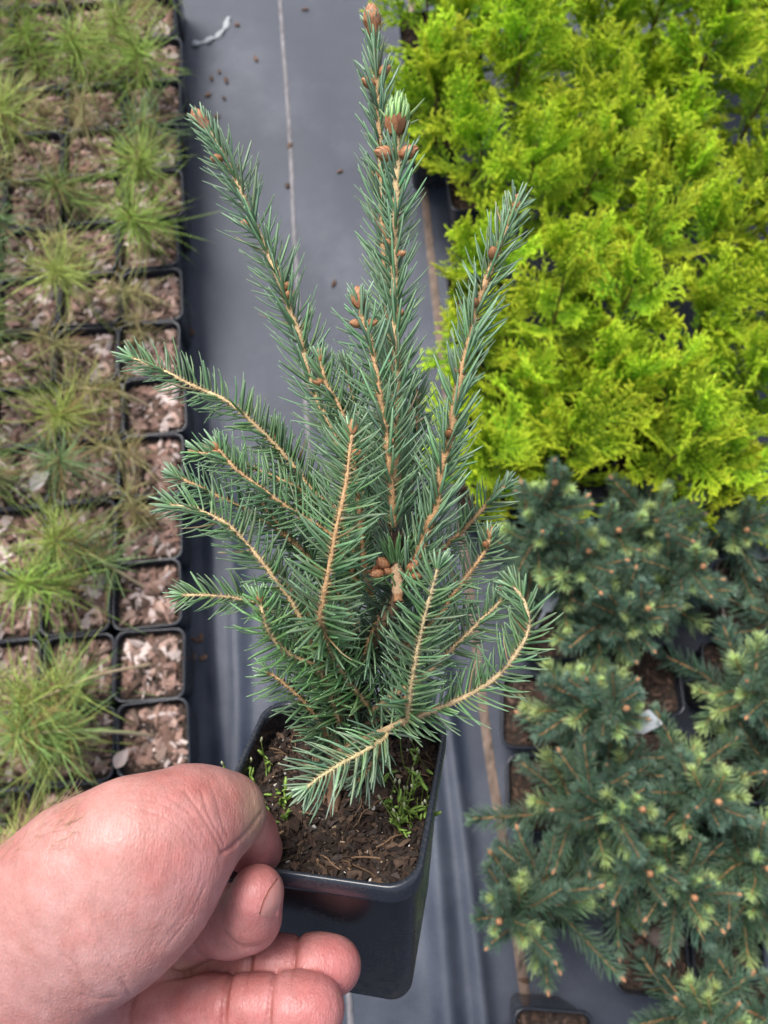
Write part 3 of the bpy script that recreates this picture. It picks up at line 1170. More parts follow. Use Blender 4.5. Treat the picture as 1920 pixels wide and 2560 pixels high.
def dead_leaf(P, L, yaw, tilt, col, label, name='dead_leaf'):
    mb = MB()
    n = 9
    V, f = [], []
    for i in range(n):
        t = i / (n - 1)
        wd = .3 * L * math.sin(math.pi * min(.97, t + .03)) ** .8
        for s in (-1, 0, 1):
            V.append((s * wd, (t - .5) * L, abs(s) * wd * .5 + .12 * L * math.sin(t * 3)))
    for i in range(n - 1):
        for j in range(2):
            f.append((i * 3 + j, i * 3 + j + 1, i * 3 + j + 4, i * 3 + j + 3))
    mb.add(np.array(V), f, col)
    mb.add(np.array(V) - np.array([0, 0, .0003]), [q[::-1] for q in f], col)
    o = mb.build(name, M['plain'])
    o.location = P
    o.rotation_euler = (tilt, .1, yaw)
    tag(o, label, 'leaf')


dead_leaf(px(1335, 2175, .84), .03, .7, .3, (.2, .1, .05), 'curled brown dead leaf caught on the drooping spruce')
dead_leaf(on_plane(305, 1895, .093), .024, -.6, .1, (.42, .34, .32), 'pale pinkish dry leaf lying in the pot next to the thumb')
dead_leaf(on_plane(100, 1205, .096), .03, -.7, .1, (.4, .36, .35), 'pale grey dry leaf across the pots deep in the pine block')


def scrap():
    mb = MB()
    pts, _ = spline([on_plane(x, y, .004) for x, y in ((478, 108), (520, 95), (556, 72), (572, 38))], 14)
    for i, p in enumerate(pts):
        p[2] = ground_z(p) + .002 + .0015 * math.sin(i * 1.7)
    tube(mb, pts, .004 + .0022 * np.sin(np.arange(14) * 1.9), 6, (.42, .45, .47), ref=(0, 0, 1), bump=.3, flat=.18)
    tag(mb.build('plastic_scrap', M['plain']), 'crumpled whitish scrap lying on the mat by the pine seedlings', 'scrap')


scrap()
# clump of green weed in the pot with the stone
def weed(name, base, axis, n, h, label, seed, leafy=1.0, parent=None, white=True):
    g = np.random.default_rng(seed)
    t = thing(name, label, 'weed', tuple(base))
    axis = nrm(axis)
    st, lf = MB(), MB()
    for i in range(n):
        hh = h * (.35 + .65 * g.random())
        d = nrm(axis + .24 * g.standard_normal(3))
        b0 = np.cross(axis, g.standard_normal(3)) * .004
        P, _ = spline([b0 - axis * .001, b0 + d * hh * .5 + .12 * hh * g.standard_normal(3), b0 + d * hh + .2 * hh * g.standard_normal(3)], 10)
        tube(st, P, np.linspace(.00032, .00018, 10), 4, np.array([.17, .24, .05]) * (.7 + .6 * g.random()))
        for k in range(int(5 * leafy)):
            p = P[g.integers(1, 10)]
            dd = nrm(g.standard_normal(3) + axis * .6)
            L = .0022 + .0022 * g.random()
            Vv, q, tt, c = needle_arrays(p[None], dd[None], (.25 * g.standard_normal((1, 3))), np.array([L]), np.array([L * .42]),
                                         np.array([[.17, .32, .05]]) * (.7 + .6 * g.random()), np.array([[.3, .45, .1]]))
            lf.addarr(Vv, q, tt, c)
        if white and g.random() < .6:
            Vv, q, tt, c = needle_arrays(P[-1][None], d[None], np.zeros((1, 3)) + .01, np.array([.0022]), np.array([.0017]), np.array([[.4, .45, .2]]), np.array([[.55, .58, .4]]))
            lf.addarr(Vv, q, tt, c)
    st.build('stalks', M['weed'], t, kind='stuff')
    lf.build('leaves', M['weed'], t, kind='stuff')


weed('weed', on_plane(1575, 2290, .082), np.array([0, 0, 1.]), 34, .02, 'bright green leafy weed beside the stone under the spruces', 21, 1.8, white=False)


# ------------------------------------------------------------------ the held spruce seedling
G_MAIN = (.118, .225, .104)
G_MID = (.128, .25, .1)
G_LIGHT = (.16, .34, .1)
ST = ((.4, .23, .11), (.56, .36, .19))
PALE = ((.48, .32, .17), (.62, .46, .26))
UPN = nrm(-FWD * .85 + UP * .35 + WU * .3)               # upper side of the boughs: outward from the pot, to the light

spruce = thing('spruce_seedling', 'blue-green spruce seedling with tan stems and brown buds, potted in the held pot', 'spruce')
base_w = on_soil(832, 2030, .0135)
spruce.location = base_w
OFF = base_w


def dp(x, y, z):
    """point given in preview coordinates (1659 wide)"""
    return px(x * K, y * K, z) - OFF


bz = float((base_w - CAM) @ FWD)
print('trunk base depth', bz, 'pot-local', w2pot(base_w))
trunk_pts = [-.004 * WU, dp(722, 1640, .292), dp(738, 1540, .285), dp(772, 1450, .276), dp(820, 1370, .266), dp(855, 1290, .256), dp(857, 1225, .252), dp(853, 1150, .254)]
tp, _ = spline(trunk_pts, 40)
s_, n_ = MB(), MB()
shoot_arrays(tp, UPN, .003, .0013, 2600, .0125, .001, 60, s_, n_, (.05, .1, .055), 900, part=.2, tipfan=0, stemcol=((.22, .13, .08), (.42, .27, .16)), n_side=10, start=.15)
TR = s_.build('stem', M['bark'], spruce)
n_.build('needles', M['needle'], TR, kind='stuff')

# per shoot: points (x, y, depth), needle length, angle, green, stem colours, density, options
SH = [
    # tall leader with flaring brown tip
    dict(p=[(856, 1130, .262), (850, 1000, .272), (846, 880, .279), (836, 640, .281), (826, 480, .28), (820, 286, .277), (815, 189, .275), (812, 125, .274), (806, 62, .273)],
         L=.0085, th=34, g=G_MAIN, st=ST, r=(.0019, .0013), part=.25, prick=0, tip=2, tips=1.5),
    dict(p=[(855, 1140, .255), (858, 1000, .26), (857, 872, .262), (855, 745, .263), (854, 659, .264), (852, 544, .264), (855, 458, .263), (858, 344, .262), (855, 278, .261)],
         L=.0088, th=38, g=G_MAIN, st=PALE, r=(.0021, .0016), part=.3, prick=0, tip=None),
    dict(p=[(852, 1200, .268), (790, 1080, .275), (725, 950, .279), (669, 822, .28), (649, 733, .281), (614, 636, .282), (586, 562, .283), (545, 476, .284), (511, 390, .285), (465, 304, .286), (440, 268, .286)],
         L=.0095, th=42, g=G_MAIN, st=PALE, r=(.0019, .0011), part=.3, prick=.05, tip=2, tips=1.25),
    dict(p=[(851, 1140, .246), (849, 1101, .246), (841, 1004, .245), (832, 923, .246), (818, 838, .247), (803, 751, .249), (783, 693, .25), (777, 660, .25)],
         L=.009, th=46, g=G_MAIN, st=ST, r=(.0015, .001), part=.4, prick=.05, tip=2, tips=1.15),
    dict(p=[(872, 1250, .25), (892, 1227, .248), (918, 1158, .246), (944, 1090, .245), (955, 1010, .245), (972, 941, .246), (987, 849, .247), (1010, 756, .248), (1032, 659, .25), (1067, 562, .252), (1090, 504, .253), (1114, 445, .254)],
         L=.0088, th=36, g=G_MAIN, st=ST, r=(.0019, .0013), part=.35, prick=.05, tip=0, tips=1.2),
    dict(p=[(815, 1330, .27), (790, 1240, .264), (783, 1170, .26), (772, 1060, .257), (756, 950, .255), (735, 883, .253), (703, 826, .252), (693, 775, .252)],
         L=.0088, th=52, g=G_MID, st=ST, r=(.0014, .0009), part=.5, prick=.1, tip=0, tips=1.0),
    dict(p=[(772, 1440, .276), (722, 1400, .262), (694, 1345, .242), (697, 1302, .2365), (712, 1221, .234), (729, 1130, .234), (746, 1055, .235), (755, 981, .236), (761, 932, .237)],
         L=.0122, th=62, g=G_MID, st=ST, r=(.0013, .0009), part=.8, prick=.12, tip=0, tips=1.1),
    dict(p=[(800, 1230, .28), (730, 1120, .284), (666, 1050, .283), (637, 1009, .282), (597, 964, .281), (545, 912, .28), (488, 866, .28), (414, 832, .281), (345, 797, .282), (284, 773, .283)],
         L=.0098, th=58, g=G_MID, st=PALE, r=(.0013, .0007), part=.7, prick=.15, tip=None),
    dict(p=[(790, 1300, .272), (720, 1165, .262), (649, 1115, .258), (603, 1084, .256), (557, 1050, .255), (505, 1009, .254), (468, 966, .254)],
         L=.009, th=58, g=G_MID, st=ST, r=(.0013, .0008), part=.65, prick=.12, tip=0, tips=.9),
    dict(p=[(790, 1260, .28), (725, 1105, .275), (683, 1078, .273), (620, 1045, .27), (563, 1018, .268), (477, 988, .265), (424, 977, .264)],
         L=.0085, th=60, g=G_MID, st=ST, r=(.0013, .0008), part=.6, prick=.1, tip=0, tips=.8),
    dict(p=[(770, 1330, .285), (640, 1180, .28), (545, 1110, .276), (471, 1072, .273), (414, 1044, .272), (376, 1028, .272)],
         L=.0088, th=55, g=G_MAIN, st=ST, r=(.0012, .0007), part=.6, prick=.1, tip=None),
    dict(p=[(745, 1530, .275), (706, 1460, .268), (677, 1405, .262), (660, 1359, .258), (626, 1296, .255), (597, 1256, .253), (563, 1210, .252), (528, 1170, .252), (488, 1130, .252), (425, 1101, .253), (366, 1091, .254)],
         L=.0105, th=60, g=G_MID, st=PALE, r=(.0014, .0007), part=.7, prick=.15, tip=None),
    dict(p=[(730, 1540, .283), (650, 1400, .276), (590, 1322, .27), (511, 1293, .267), (442, 1286, .266), (392, 1286, .266)],
         L=.0088, th=55, g=G_MID, st=PALE, r=(.0011, .0006), part=.7, prick=.15, tip=None),
    dict(p=[(735, 1560, .278), (690, 1450, .262), (626, 1413, .255), (586, 1376, .25), (571, 1336, .247), (561, 1296, .246)],
         L=.0105, th=66, g=G_LIGHT, st=PALE, r=(.001, .0007), part=.4, prick=.1, tip=1, tips=.8, dens=1700),
    dict(p=[(795, 1525, .272), (746, 1462, .262), (717, 1416, .256), (703, 1370, .252), (709, 1338, .25)],
         L=.0105, th=62, g=G_LIGHT, st=PALE, r=(.001, .0006), part=.4, prick=.1, tip=None, dens=1700),
    dict(p=[(722, 1610, .29), (700, 1577, .284), (683, 1548, .281), (649, 1508, .278), (603, 1468, .276), (578, 1452, .275)],
         L=.0105, th=66, g=G_MID, st=ST, r=(.0012, .0008), part=.6, prick=.1, tip=1, tips=.7),
    dict(p=[(832, 1577, .262), (833, 1592, .26), (792, 1620, .256), (735, 1651, .253), (689, 1680, .251), (662, 1702, .25)],
         L=.0112, th=56, g=(.17, .28, .15), st=((.46, .36, .19), (.58, .5, .28)), r=(.0011, .0006), part=.9, prick=.05, tip=None, dens=1900),
    dict(p=[(724, 1628, .291), (770, 1605, .28), (832, 1577, .262), (884, 1554, .257), (947, 1531, .255), (1021, 1497, .252), (1073, 1462, .25), (1113, 1416, .249), (1139, 1370, .249), (1142, 1334, .249), (1128, 1290, .25), (1106, 1264, .251)],
         L=.0105, th=58, g=G_MID, st=((.42, .28, .16), (.56, .44, .26)), r=(.0019, .0007), part=.6, prick=.1, tip=None, bare=(.2, .36)),
    dict(p=[(881, 1552, .256), (884, 1520, .25), (889, 1479, .246), (906, 1382, .241), (924, 1307, .238), (946, 1225, .237)],
         L=.0108, th=58, g=G_MID, st=((.46, .34, .18), (.58, .47, .28)), r=(.0011, .0006), part=.75, prick=.1, tip=None),
    dict(p=[(800, 1540, .277), (850, 1500, .268), (907, 1468, .263), (947, 1431, .261), (1010, 1370, .258), (1061, 1319, .257), (1085, 1295, .257)],
         L=.0095, th=58, g=G_MAIN, st=PALE, r=(.0013, .0008), part=.7, prick=.1, tip=0, tips=.7),
    dict(p=[(830, 1440, .272), (880, 1400, .268), (941, 1342, .264), (958, 1319, .263), (992, 1267, .262), (1027, 1221, .261), (1050, 1187, .26), (1058, 1158, .26)],
         L=.0095, th=56, g=G_MAIN, st=ST, r=(.0014, .0009), part=.6, prick=.1, tip=0, tips=.95),
    dict(p=[(850, 1330, .28), (895, 1250, .28), (947, 1193, .28), (992, 1153, .279), (1021, 1124, .278), (1061, 1078, .277), (1094, 1049, .276)],
         L=.0088, th=50, g=G_MAIN, st=ST, r=(.0013, .0008), part=.5, prick=.1, tip=None),
    # inner boughs behind
    dict(p=[(800, 1420, .282), (740, 1300, .282), (660, 1195, .281), (597, 1128, .28), (560, 1080, .28)], L=.0095, th=56, g=G_MAIN, st=ST, r=(.0012, .0008), part=.4, prick=.1, tip=None),
    dict(p=[(780, 1470, .28), (740, 1420, .279), (690, 1360, .277), (640, 1290, .275), (600, 1230, .274)], L=.0095, th=58, g=G_MAIN, st=ST, r=(.0012, .0008), part=.4, prick=.1, tip=None),
    dict(p=[(845, 1280, .262), (820, 1330, .262), (795, 1390, .264), (780, 1440, .266)], L=.0105, th=60, g=G_MAIN, st=ST, r=(.001, .0007), part=.3, prick=.1, tip=None),
    dict(p=[(850, 1330, .27), (870, 1370, .268), (880, 1420, .27), (870, 1470, .272)], L=.0105, th=60, g=G_MAIN, st=ST, r=(.001, .0007), part=.3, prick=.1, tip=None),
    dict(p=[(790, 1440, .285), (830, 1390, .288), (900, 1330, .29), (960, 1290, .291)], L=.0095, th=58, g=G_MAIN, st=ST, r=(.001, .0007), part=.3, prick=.1, tip=None),
    dict(p=[(840, 1240, .282), (800, 1130, .288), (770, 1030, .29), (745, 930, .292), (735, 880, .292)], L=.0092, th=46, g=G_MAIN, st=ST, r=(.0012, .0008), part=.2, prick=.0, tip=None),
    dict(p=[(850, 1230, .282), (880, 1120, .287), (895, 1010, .289), (900, 900, .29), (898, 830, .29)], L=.0092, th=44, g=G_MAIN, st=ST, r=(.0012, .0008), part=.2, prick=.0, tip=None),
    dict(p=[(735, 1570, .287), (780, 1530, .282), (830, 1490, .279), (870, 1440, .277)], L=.0085, th=60, g=(.05, .1, .055), st=((.26, .15, .08), (.4, .25, .14)), r=(.0013, .0009), part=.2, prick=.1, tip=None),
    dict(p=[(728, 1590, .289), (790, 1565, .281), (850, 1545, .276), (905, 1540, .273)], L=.007, th=60, g=(.05, .095, .055), st=((.26, .15, .08), (.42, .27, .15)), r=(.0012, .0009), part=.2, prick=.1, tip=None),
    dict(p=[(727, 1610, .29), (690, 1560, .287), (660, 1490, .284), (655, 1430, .282)], L=.009, th=62, g=G_MID, st=ST, r=(.001, .0007), part=.3, prick=.1, tip=None),
    dict(p=[(845, 1180, .278), (820, 1060, .286), (790, 940, .29), (762, 850, .291), (748, 790, .291)], L=.0092, th=46, g=G_MAIN, st=ST, r=(.0012, .0008), part=.2, prick=.0, tip=None),
    dict(p=[(800, 1290, .284), (715, 1190, .287), (650, 1090, .288), (610, 1000, .289), (590, 930, .289)], L=.0095, th=52, g=G_MAIN, st=ST, r=(.0012, .0008), part=.3, prick=.1, tip=None),
    dict(p=[(860, 1220, .28), (910, 1120, .283), (950, 1040, .284), (975, 975, .284)], L=.0098, th=50, g=G_MAIN, st=ST, r=(.0012, .0008), part=.3, prick=.1, tip=None),
    dict(p=[(770, 1480, .286), (700, 1440, .285), (640, 1400, .283), (590, 1380, .281)], L=.0098, th=60, g=G_MID, st=ST, r=(.001, .0007), part=.4, prick=.1, tip=None),
    dict(p=[(820, 1450, .28), (880, 1390, .284), (950, 1350, .286), (1010, 1320, .287)], L=.0095, th=58, g=G_MAIN, st=ST, r=(.001, .0007), part=.4, prick=.1, tip=None),
    dict(p=[(835, 1590, .262), (815, 1630, .262), (790, 1668, .263), (772, 1690, .264)], L=.0085, th=55, g=(.075, .14, .06), st=ST, r=(.0008, .0005), part=.5, prick=.0, tip=None),
]
DENS = 1850
shoots = []
for i, q in enumerate(SH):
    pts, Ltot = spline([dp(*a) for a in q['p']], 46)
    upright = q['th'] < 50
    s_, n_ = MB(), MB()
    T = shoot_arrays(pts, UPN, q['r'][0] * .74, min(q['r'][1] * .66, .0006 if not upright else .001), q.get('dens', DENS) * (1.12 if upright else 1.0), q['L'] * (1.36 if upright else 1.1), .00115, q['th'] + (10 if upright else 6), s_, n_, q['g'], 1000 + i,
                     part=q['part'] * (.35 if upright else .75), tipfan=9, stemcol=q['st'], prick=q['prick'], bare=q.get('bare'))
    so = s_.build('shoot', M['bark'], spruce)
    n_.build('needles', M['needle'], so, kind='stuff')
    shoots.append((so, pts, T))
    if q.get('tip') is not None:
        b = obj('bud', BUDS[q['tip']], so)
        b.location = pts[-1] - T[-1] * .0008
        b.rotation_euler = Vector(T[-1]).to_track_quat('Z', 'Y').to_euler()
        b.scale = (q['tips'] * (.85 if q['tip'] else .75),) * 3


def side_bud(i, x, y, dx, dy, s=1.0, v=1, dz=-.3):
    """bud on shoot i near preview pixel (x, y), pointing in direction (dx, dy) across the picture plane"""
    so, pts, T = shoots[i]
    u, vv = to_px(pts + OFF)
    k = int(np.argmin((u / K - x) ** 2 + (vv / K - y) ** 2))
    d = nrm(dx * RIGHT - dy * UP + dz * FWD)
    b = obj('bud', BUDS[v], so)
    b.location = pts[k] + d * .001
    b.rotation_euler = Vector(d).to_track_quat('Z', 'Y').to_euler()
    b.scale = (s * .85,) * 3


for a in [(0, 812, 180, -.9, -.35, 1.15, 1), (0, 815, 165, .8, -.4, 1.05, 1), (0, 826, 400, -.8, -.6, .8, 1), (1, 857, 335, -.95, -.1, 1.15, 2), (1, 858, 340, .85, -.2, 1.1, 2),
          (1, 852, 542, -.8, -.4, .8, 1), (1, 853, 545, .85, -.2, .75, 1), (1, 856, 690, .7, -.6, .6, 1),
          (2, 475, 345, -.95, .05, 1.0, 1), (2, 545, 484, -.95, -.1, .95, 1), (2, 614, 625, .5, -.8, .7, 1), (2, 618, 655, .1, -.5, .7, 1),
          (3, 785, 705, -.9, -.1, .85, 1), (3, 790, 706, .9, -.2, .85, 1), (4, 1067, 565, -.2, -.6, 1.0, 1, -.9), (4, 1034, 660, -.3, -.5, .8, 1, -.9), (4, 972, 940, -.1, -.3, .9, 1, -1),
          (4, 1000, 805, -.5, -.5, .6, 1), (4, 895, 1222, .3, -.8, .9, 1), (5, 706, 828, -.9, -.1, .75, 1), (6, 757, 976, .8, -.1, .7, 1), (8, 478, 990, -.8, -.2, .7, 1),
          (20, 1050, 1186, -.3, -.5, .7, 1, -.8), (18, 884, 1530, -.2, -.9, .9, 1), (3, 842, 960, .5, -.6, .5, 1)]:
    side_bud(*a)


# opened green bud of the second leader: short thick pale needles in a brown cup
def opened_bud():
    so, pts, T = shoots[1]
    tip = pts[-1]
    ax = nrm(dp(866, 190, .2605) - tip)
    x0 = nrm(np.cross(ax, FWD))
    y0 = np.cross(ax, x0)
    mb, cup = MB(), MB()
    g = np.random.default_rng(77)
    n = 26
    a = np.arange(n) * 2.39996
    rr = np.sqrt((np.arange(n) + .5) / n)
    rad = np.cos(a)[:, None] * x0 + np.sin(a)[:, None] * y0
    P = tip + rad * (rr * .0032)[:, None] + ax * .0012
    D = ax + rad * (.42 * rr)[:, None]
    C = -rad * (.3 * rr)[:, None] + ax * .05
    L = .0112 - .0045 * rr ** 2 + .0006 * g.standard_normal(n)
    c0 = np.array([[.17, .34, .09]]) * (.8 + .4 * g.random((n, 1)))
    V, q, t, c = needle_arrays(P, D, C, L, np.full(n, .0017), c0, c0 * np.array([1.7, 1.35, 1.9]), flat=.75)
    mb.addarr(V, q, t, c)
    for k, (dx, dy, LL) in enumerate(((.9, -.55, .011), (1.0, .05, .0075), (-.9, -.5, .007))):
        d = nrm(dx * RIGHT - dy * UP)
        V, q, t, c = needle_arrays((tip + ax * .001)[None], d[None], (ax * .35)[None], np.array([LL]), np.array([.0017]), np.array([[.16, .3, .08]]), np.array([[.3, .42, .16]]))
        mb.addarr(V, q, t, c)
    mb.build('opened_bud', M['needle'], so)
    m = 9
    for k in range(3):
        for j in range(m):
            an = (j + .5 * k) * 6.283 / m
            e = math.cos(an) * x0 + math.sin(an) * y0
            s = -math.sin(an) * x0 + math.cos(an) * y0
            r0, r1 = .0017 + .0003 * k, .0032 + .0008 * (2 - k)
            z0 = -.0022 + .0012 * k
            rows = []
            for f_, wd in ((0, .0008), (.5, .0013), (.85, .0009)):
                for sg in (-1, 0, 1):
                    rows.append(tip + ax * (z0 + .0042 * f_) + e * (r0 + (r1 - r0) * f_ ** .7) + s * sg * wd)
            rows.append(tip + ax * (z0 + .0048) + e * r1 * 1.04)
            ff = [(x * 3 + y, x * 3 + y + 1, x * 3 + y + 4, x * 3 + y + 3) for x in range(2) for y in range(2)] + [(6, 7, 9), (7, 8, 9)]
            cup.add(np.array(rows), ff, np.array([.36, .16, .075]) * g.uniform(.7, 1.3))
    cup.build('bud_scales', M['bud'], so)


opened_bud()
# brown flared scales on the leader's tip, and needles and buds round the topped stem
def scale_tuft(parent, tip, ax, n, L, spread, col, name, g):
    x0 = nrm(np.cross(ax, FWD))
    y0 = np.cross(ax, x0)
    mb = MB()
    for j in range(n):
        an = j * 2.39996
        f0 = (j + .5) / n
        e = math.cos(an) * x0 + math.sin(an) * y0
        s = -math.sin(an) * x0 + math.cos(an) * y0
        d = nrm(ax + e * spread * f0)
        p = tip + e * .0012 * f0 - ax * .0035 * f0
        l = L * g.uniform(.75, 1.15)
        rows = []
        for q, wd in ((0, .5), (.45, .9), (.8, .6)):
            for sg in (-1, 0, 1):
                rows.append(p + d * l * q + s * sg * wd * .0011 + e * .0005 * q * (1 - abs(sg) * .4))
        rows.append(p + d * l + e * .0009)
        ff = [(x * 3 + y, x * 3 + y + 1, x * 3 + y + 4, x * 3 + y + 3) for x in range(2) for y in range(2)] + [(6, 7, 9), (7, 8, 9)]
        mb.add(np.array(rows), ff, np.array(col) * g.uniform(.65, 1.35))
    mb.build(name, M['bud'], parent)


gsc = np.random.default_rng(31)
scale_tuft(shoots[0][0], shoots[0][1][-1], shoots[0][2][-1], 20, .0062, .55, (.5, .22, .1), 'bud_scales', gsc)
scale_tuft(shoots[2][0], shoots[2][1][-1], shoots[2][2][-1], 16, .0048, .5, (.5, .26, .16), 'bud_scales', gsc)
scale_tuft(TR, dp(820, 1238, .249), nrm(dp(805, 1222, .245) - dp(825, 1245, .25)), 12, .0045, .9, (.28, .11, .06), 'bud_scales', gsc)
scale_tuft(TR, dp(858, 1180, .247), nrm(dp(862, 1120, .247) - dp(858, 1190, .248)), 14, .0075, .4, (.07, .04, .03), 'bud_scales', gsc)
for (x, y, dx, dy, s) in [(838, 1225, -.7, -.7, 1.1), (828, 1238, -1, .1, 1.05), (882, 1232, .6, -.7, 1.2), (890, 1245, .9, -.2, .9), (846, 1240, -.5, -.4, .8)]:
    d = nrm(dx * RIGHT - dy * UP - .5 * FWD)
    b = obj('bud', BUDS[2], TR)
    s *= .62
    b.location = dp(x, y, .2475)
    b.rotation_euler = Vector(d).to_track_quat('Z', 'Y').to_euler()
    b.scale = (s,) * 3


def stub():
    """the cut bark-covered stub that points at the viewer, with a fan of short needles above"""
    mb, nb = MB(), MB()
    P, _ = spline([dp(857, 1212, .2485), dp(857, 1245, .2465), dp(859, 1275, .2445), dp(861, 1300, .243)], 16)
    cols = np.array([[.42, .28, .17]]).repeat(16, 0)
    cols[-3:] = (.3, .16, .08)
    tube(mb, P, np.linspace(.0017, .0018, 16) * (1 + .12 * gsc.standard_normal(16)), 10, cols, bump=.12)
    mb.build('cut_stub', M['bark'], TR)
    n = 22
    a = np.linspace(-1.0, 1.0, n)
    base = np.array([dp(856 + 12 * x, 1212 + 6 * abs(x), .246) for x in a])
    D = np.array([x * .55 * RIGHT + UP - .55 * FWD * gsc.uniform(.2, 1.2) for x in a])
    C = .1 * gsc.standard_normal((n, 3))
    c0 = np.array([[.08, .16, .06]]) * (.7 + .6 * gsc.random((n, 1)))
    V, q, t, c = needle_arrays(base, D, C, .0085 + .002 * gsc.random(n), np.full(n, .0009), c0, c0 * 1.5)
    nb.addarr(V, q, t, c)
    n = 14
    a = gsc.random(n) * 6.28
    base = np.array([dp(858 + 10 * math.cos(x), 1255 + 25 * math.sin(x), .245) for x in a])
    D = np.array([math.cos(x) * RIGHT + math.sin(x) * .6 * UP - .3 * FWD for x in a])
    V, q, t, c = needle_arrays(base, D, .15 * gsc.standard_normal((n, 3)), .006 + .004 * gsc.random(n), np.full(n, .0009), c0[:n], c0[:n] * 1.5)
    nb.addarr(V, q, t, c)
    nb.build('needles', M['needle'], TR, kind='stuff')


stub()

# little weeds growing in the held pot
weed('weed', on_soil(1030, 2050, .0135), WU + .12 * WB, 20, .019, 'fine green weed with tiny white flowers along the inner wall of the held pot', 41, .9)
weed('weed', on_soil(1030, 1955, .0135), WU - .1 * WX, 6, .026, 'tall wispy weed with thin yellowish stalks behind the flowering weed in the held pot', 43, .6)
weed('weed', on_soil(640, 1960, .0135), WU, 4, .024, 'slender green weed at the held pot corner above the thumb', 44, 1.2)
weed('weed', on_soil(690, 2030, .0135), WU, 9, .009, 'tiny tuft of green weed in the held pot next to the thumb', 46, 1.2)


# ------------------------------------------------------------------ the hand
def r1(X, Y, z, r):
    """point and radius given in the close-up view's pixels (1.728 per photograph pixel, origin 0,1860)"""
    x, y = X / 1.728, 1860 + Y / 1.728
    return np.array([(x - 960) / F * z, (y - 1280) / F * z, z]), r / 1.728 * z / F


def smin(a, b, k):
    h = np.maximum(k - np.abs(a - b), 0) / k
    return np.minimum(a, b) - h * h * k * .25


def surface_nets(D, org, h):
    s = D < 0
    nx, ny, nz = D.shape
    c = np.zeros((nx - 1, ny - 1, nz - 1), np.uint8)
    for i in (0, 1):
        for j in (0, 1):
            for k in (0, 1):
                c += s[i:nx - 1 + i, j:ny - 1 + j, k:nz - 1 + k]
    act = (c > 0) & (c < 8)
    I = np.argwhere(act)
    idx = -np.ones(act.shape, np.int64)
    idx[act] = np.arange(len(I))
    acc = np.zeros((len(I), 3))
    cnt = np.zeros(len(I))
    corners = [(i, j, k) for i in (0, 1) for j in (0, 1) for k in (0, 1)]
    for a in range(8):
        for b in range(a + 1, 8):
            ca, cb = np.array(corners[a]), np.array(corners[b])
            if np.abs(ca - cb).sum() != 1:
                continue
            va = D[tuple((I + ca).T)]
            vb = D[tuple((I + cb).T)]
            m = (va < 0) != (vb < 0)
            t = va[m] / (va[m] - vb[m])
            acc[m] += ca + (cb - ca) * t[:, None]
            cnt[m] += 1
    V = org + (I + acc / cnt[:, None]) * h
    quads = []
    for ax in range(3):
        o1, o2 = [(1, 2), (2, 0), (0, 1)][ax]
        sl0 = [slice(None)] * 3
        sl1 = [slice(None)] * 3
        sl0[ax] = slice(0, -1)
        sl1[ax] = slice(1, None)
        ch = s[tuple(sl0)] != s[tuple(sl1)]
        E = np.argwhere(ch)
        ok = (E[:, o1] > 0) & (E[:, o2] > 0) & (E[:, o1] < D.shape[o1] - 1) & (E[:, o2] < D.shape[o2] - 1)
        E = E[ok]
        e1 = np.zeros(3, int)
        e1[o1] = 1
        e2 = np.zeros(3, int)
        e2[o2] = 1
        q = np.stack([idx[tuple(E.T)], idx[tuple((E - e1).T)], idx[tuple((E - e1 - e2).T)], idx[tuple((E - e2).T)]], 1)
        flip = s[tuple(E.T)]
        q[~flip] = q[~flip][:, ::-1]
        quads.append(q)
    return V, np.concatenate(quads)


def chain(X, pts, k, zs=1.0, creases=()):
    """smooth chain of round cones through (point, radius); zs < 1 flattens in depth. X holds the three grid axes"""
    full = np.full([len(a) for a in X], .05, np.float32)
    sl = []
    for i in range(3):
        lo_ = min(p[i] - r for p, r in pts) - .014
        hi_ = max(p[i] + r for p, r in pts) + .014
        a0, a1 = np.searchsorted(X[i], (lo_, hi_))
        sl.append(slice(max(0, a0), max(a1, a0 + 1)))
    gx, gy, gz = X[0][sl[0]][:, None, None], X[1][sl[1]][None, :, None], X[2][sl[2]][None, None, :]
    out = None
    for (a, ra), (b, rb) in zip(pts[:-1], pts[1:]):
        a_, b_ = np.float32(a), np.float32(b)
        ab = b_ - a_
        ab2 = ab * np.float32([1, 1, 1 / zs])
        dx, dy, dz = gx - a_[0], gy - a_[1], (gz - a_[2]) / np.float32(zs)
        t = np.clip((dx * ab2[0] + dy * ab2[1] + dz * ab2[2]) / np.float32(ab2 @ ab2), 0, 1)
        d = np.sqrt((dx - t * ab2[0]) ** 2 + (dy - t * ab2[1]) ** 2 + (dz - t * ab2[2]) ** 2) - (np.float32(ra) + np.float32(rb - ra) * t)
        out = d if out is None else smin(out, d, np.float32(k))
    for c, ax, amp, wd in creases:
        q = ((gx - np.float32(c[0])) * np.float32(ax[0]) + (gy - np.float32(c[1])) * np.float32(ax[1]) + (gz - np.float32(c[2])) * np.float32(ax[2])) / np.float32(wd)
        out = out + np.float32(amp) * np.exp(-q * q)
    full[tuple(sl)] = out
    return full


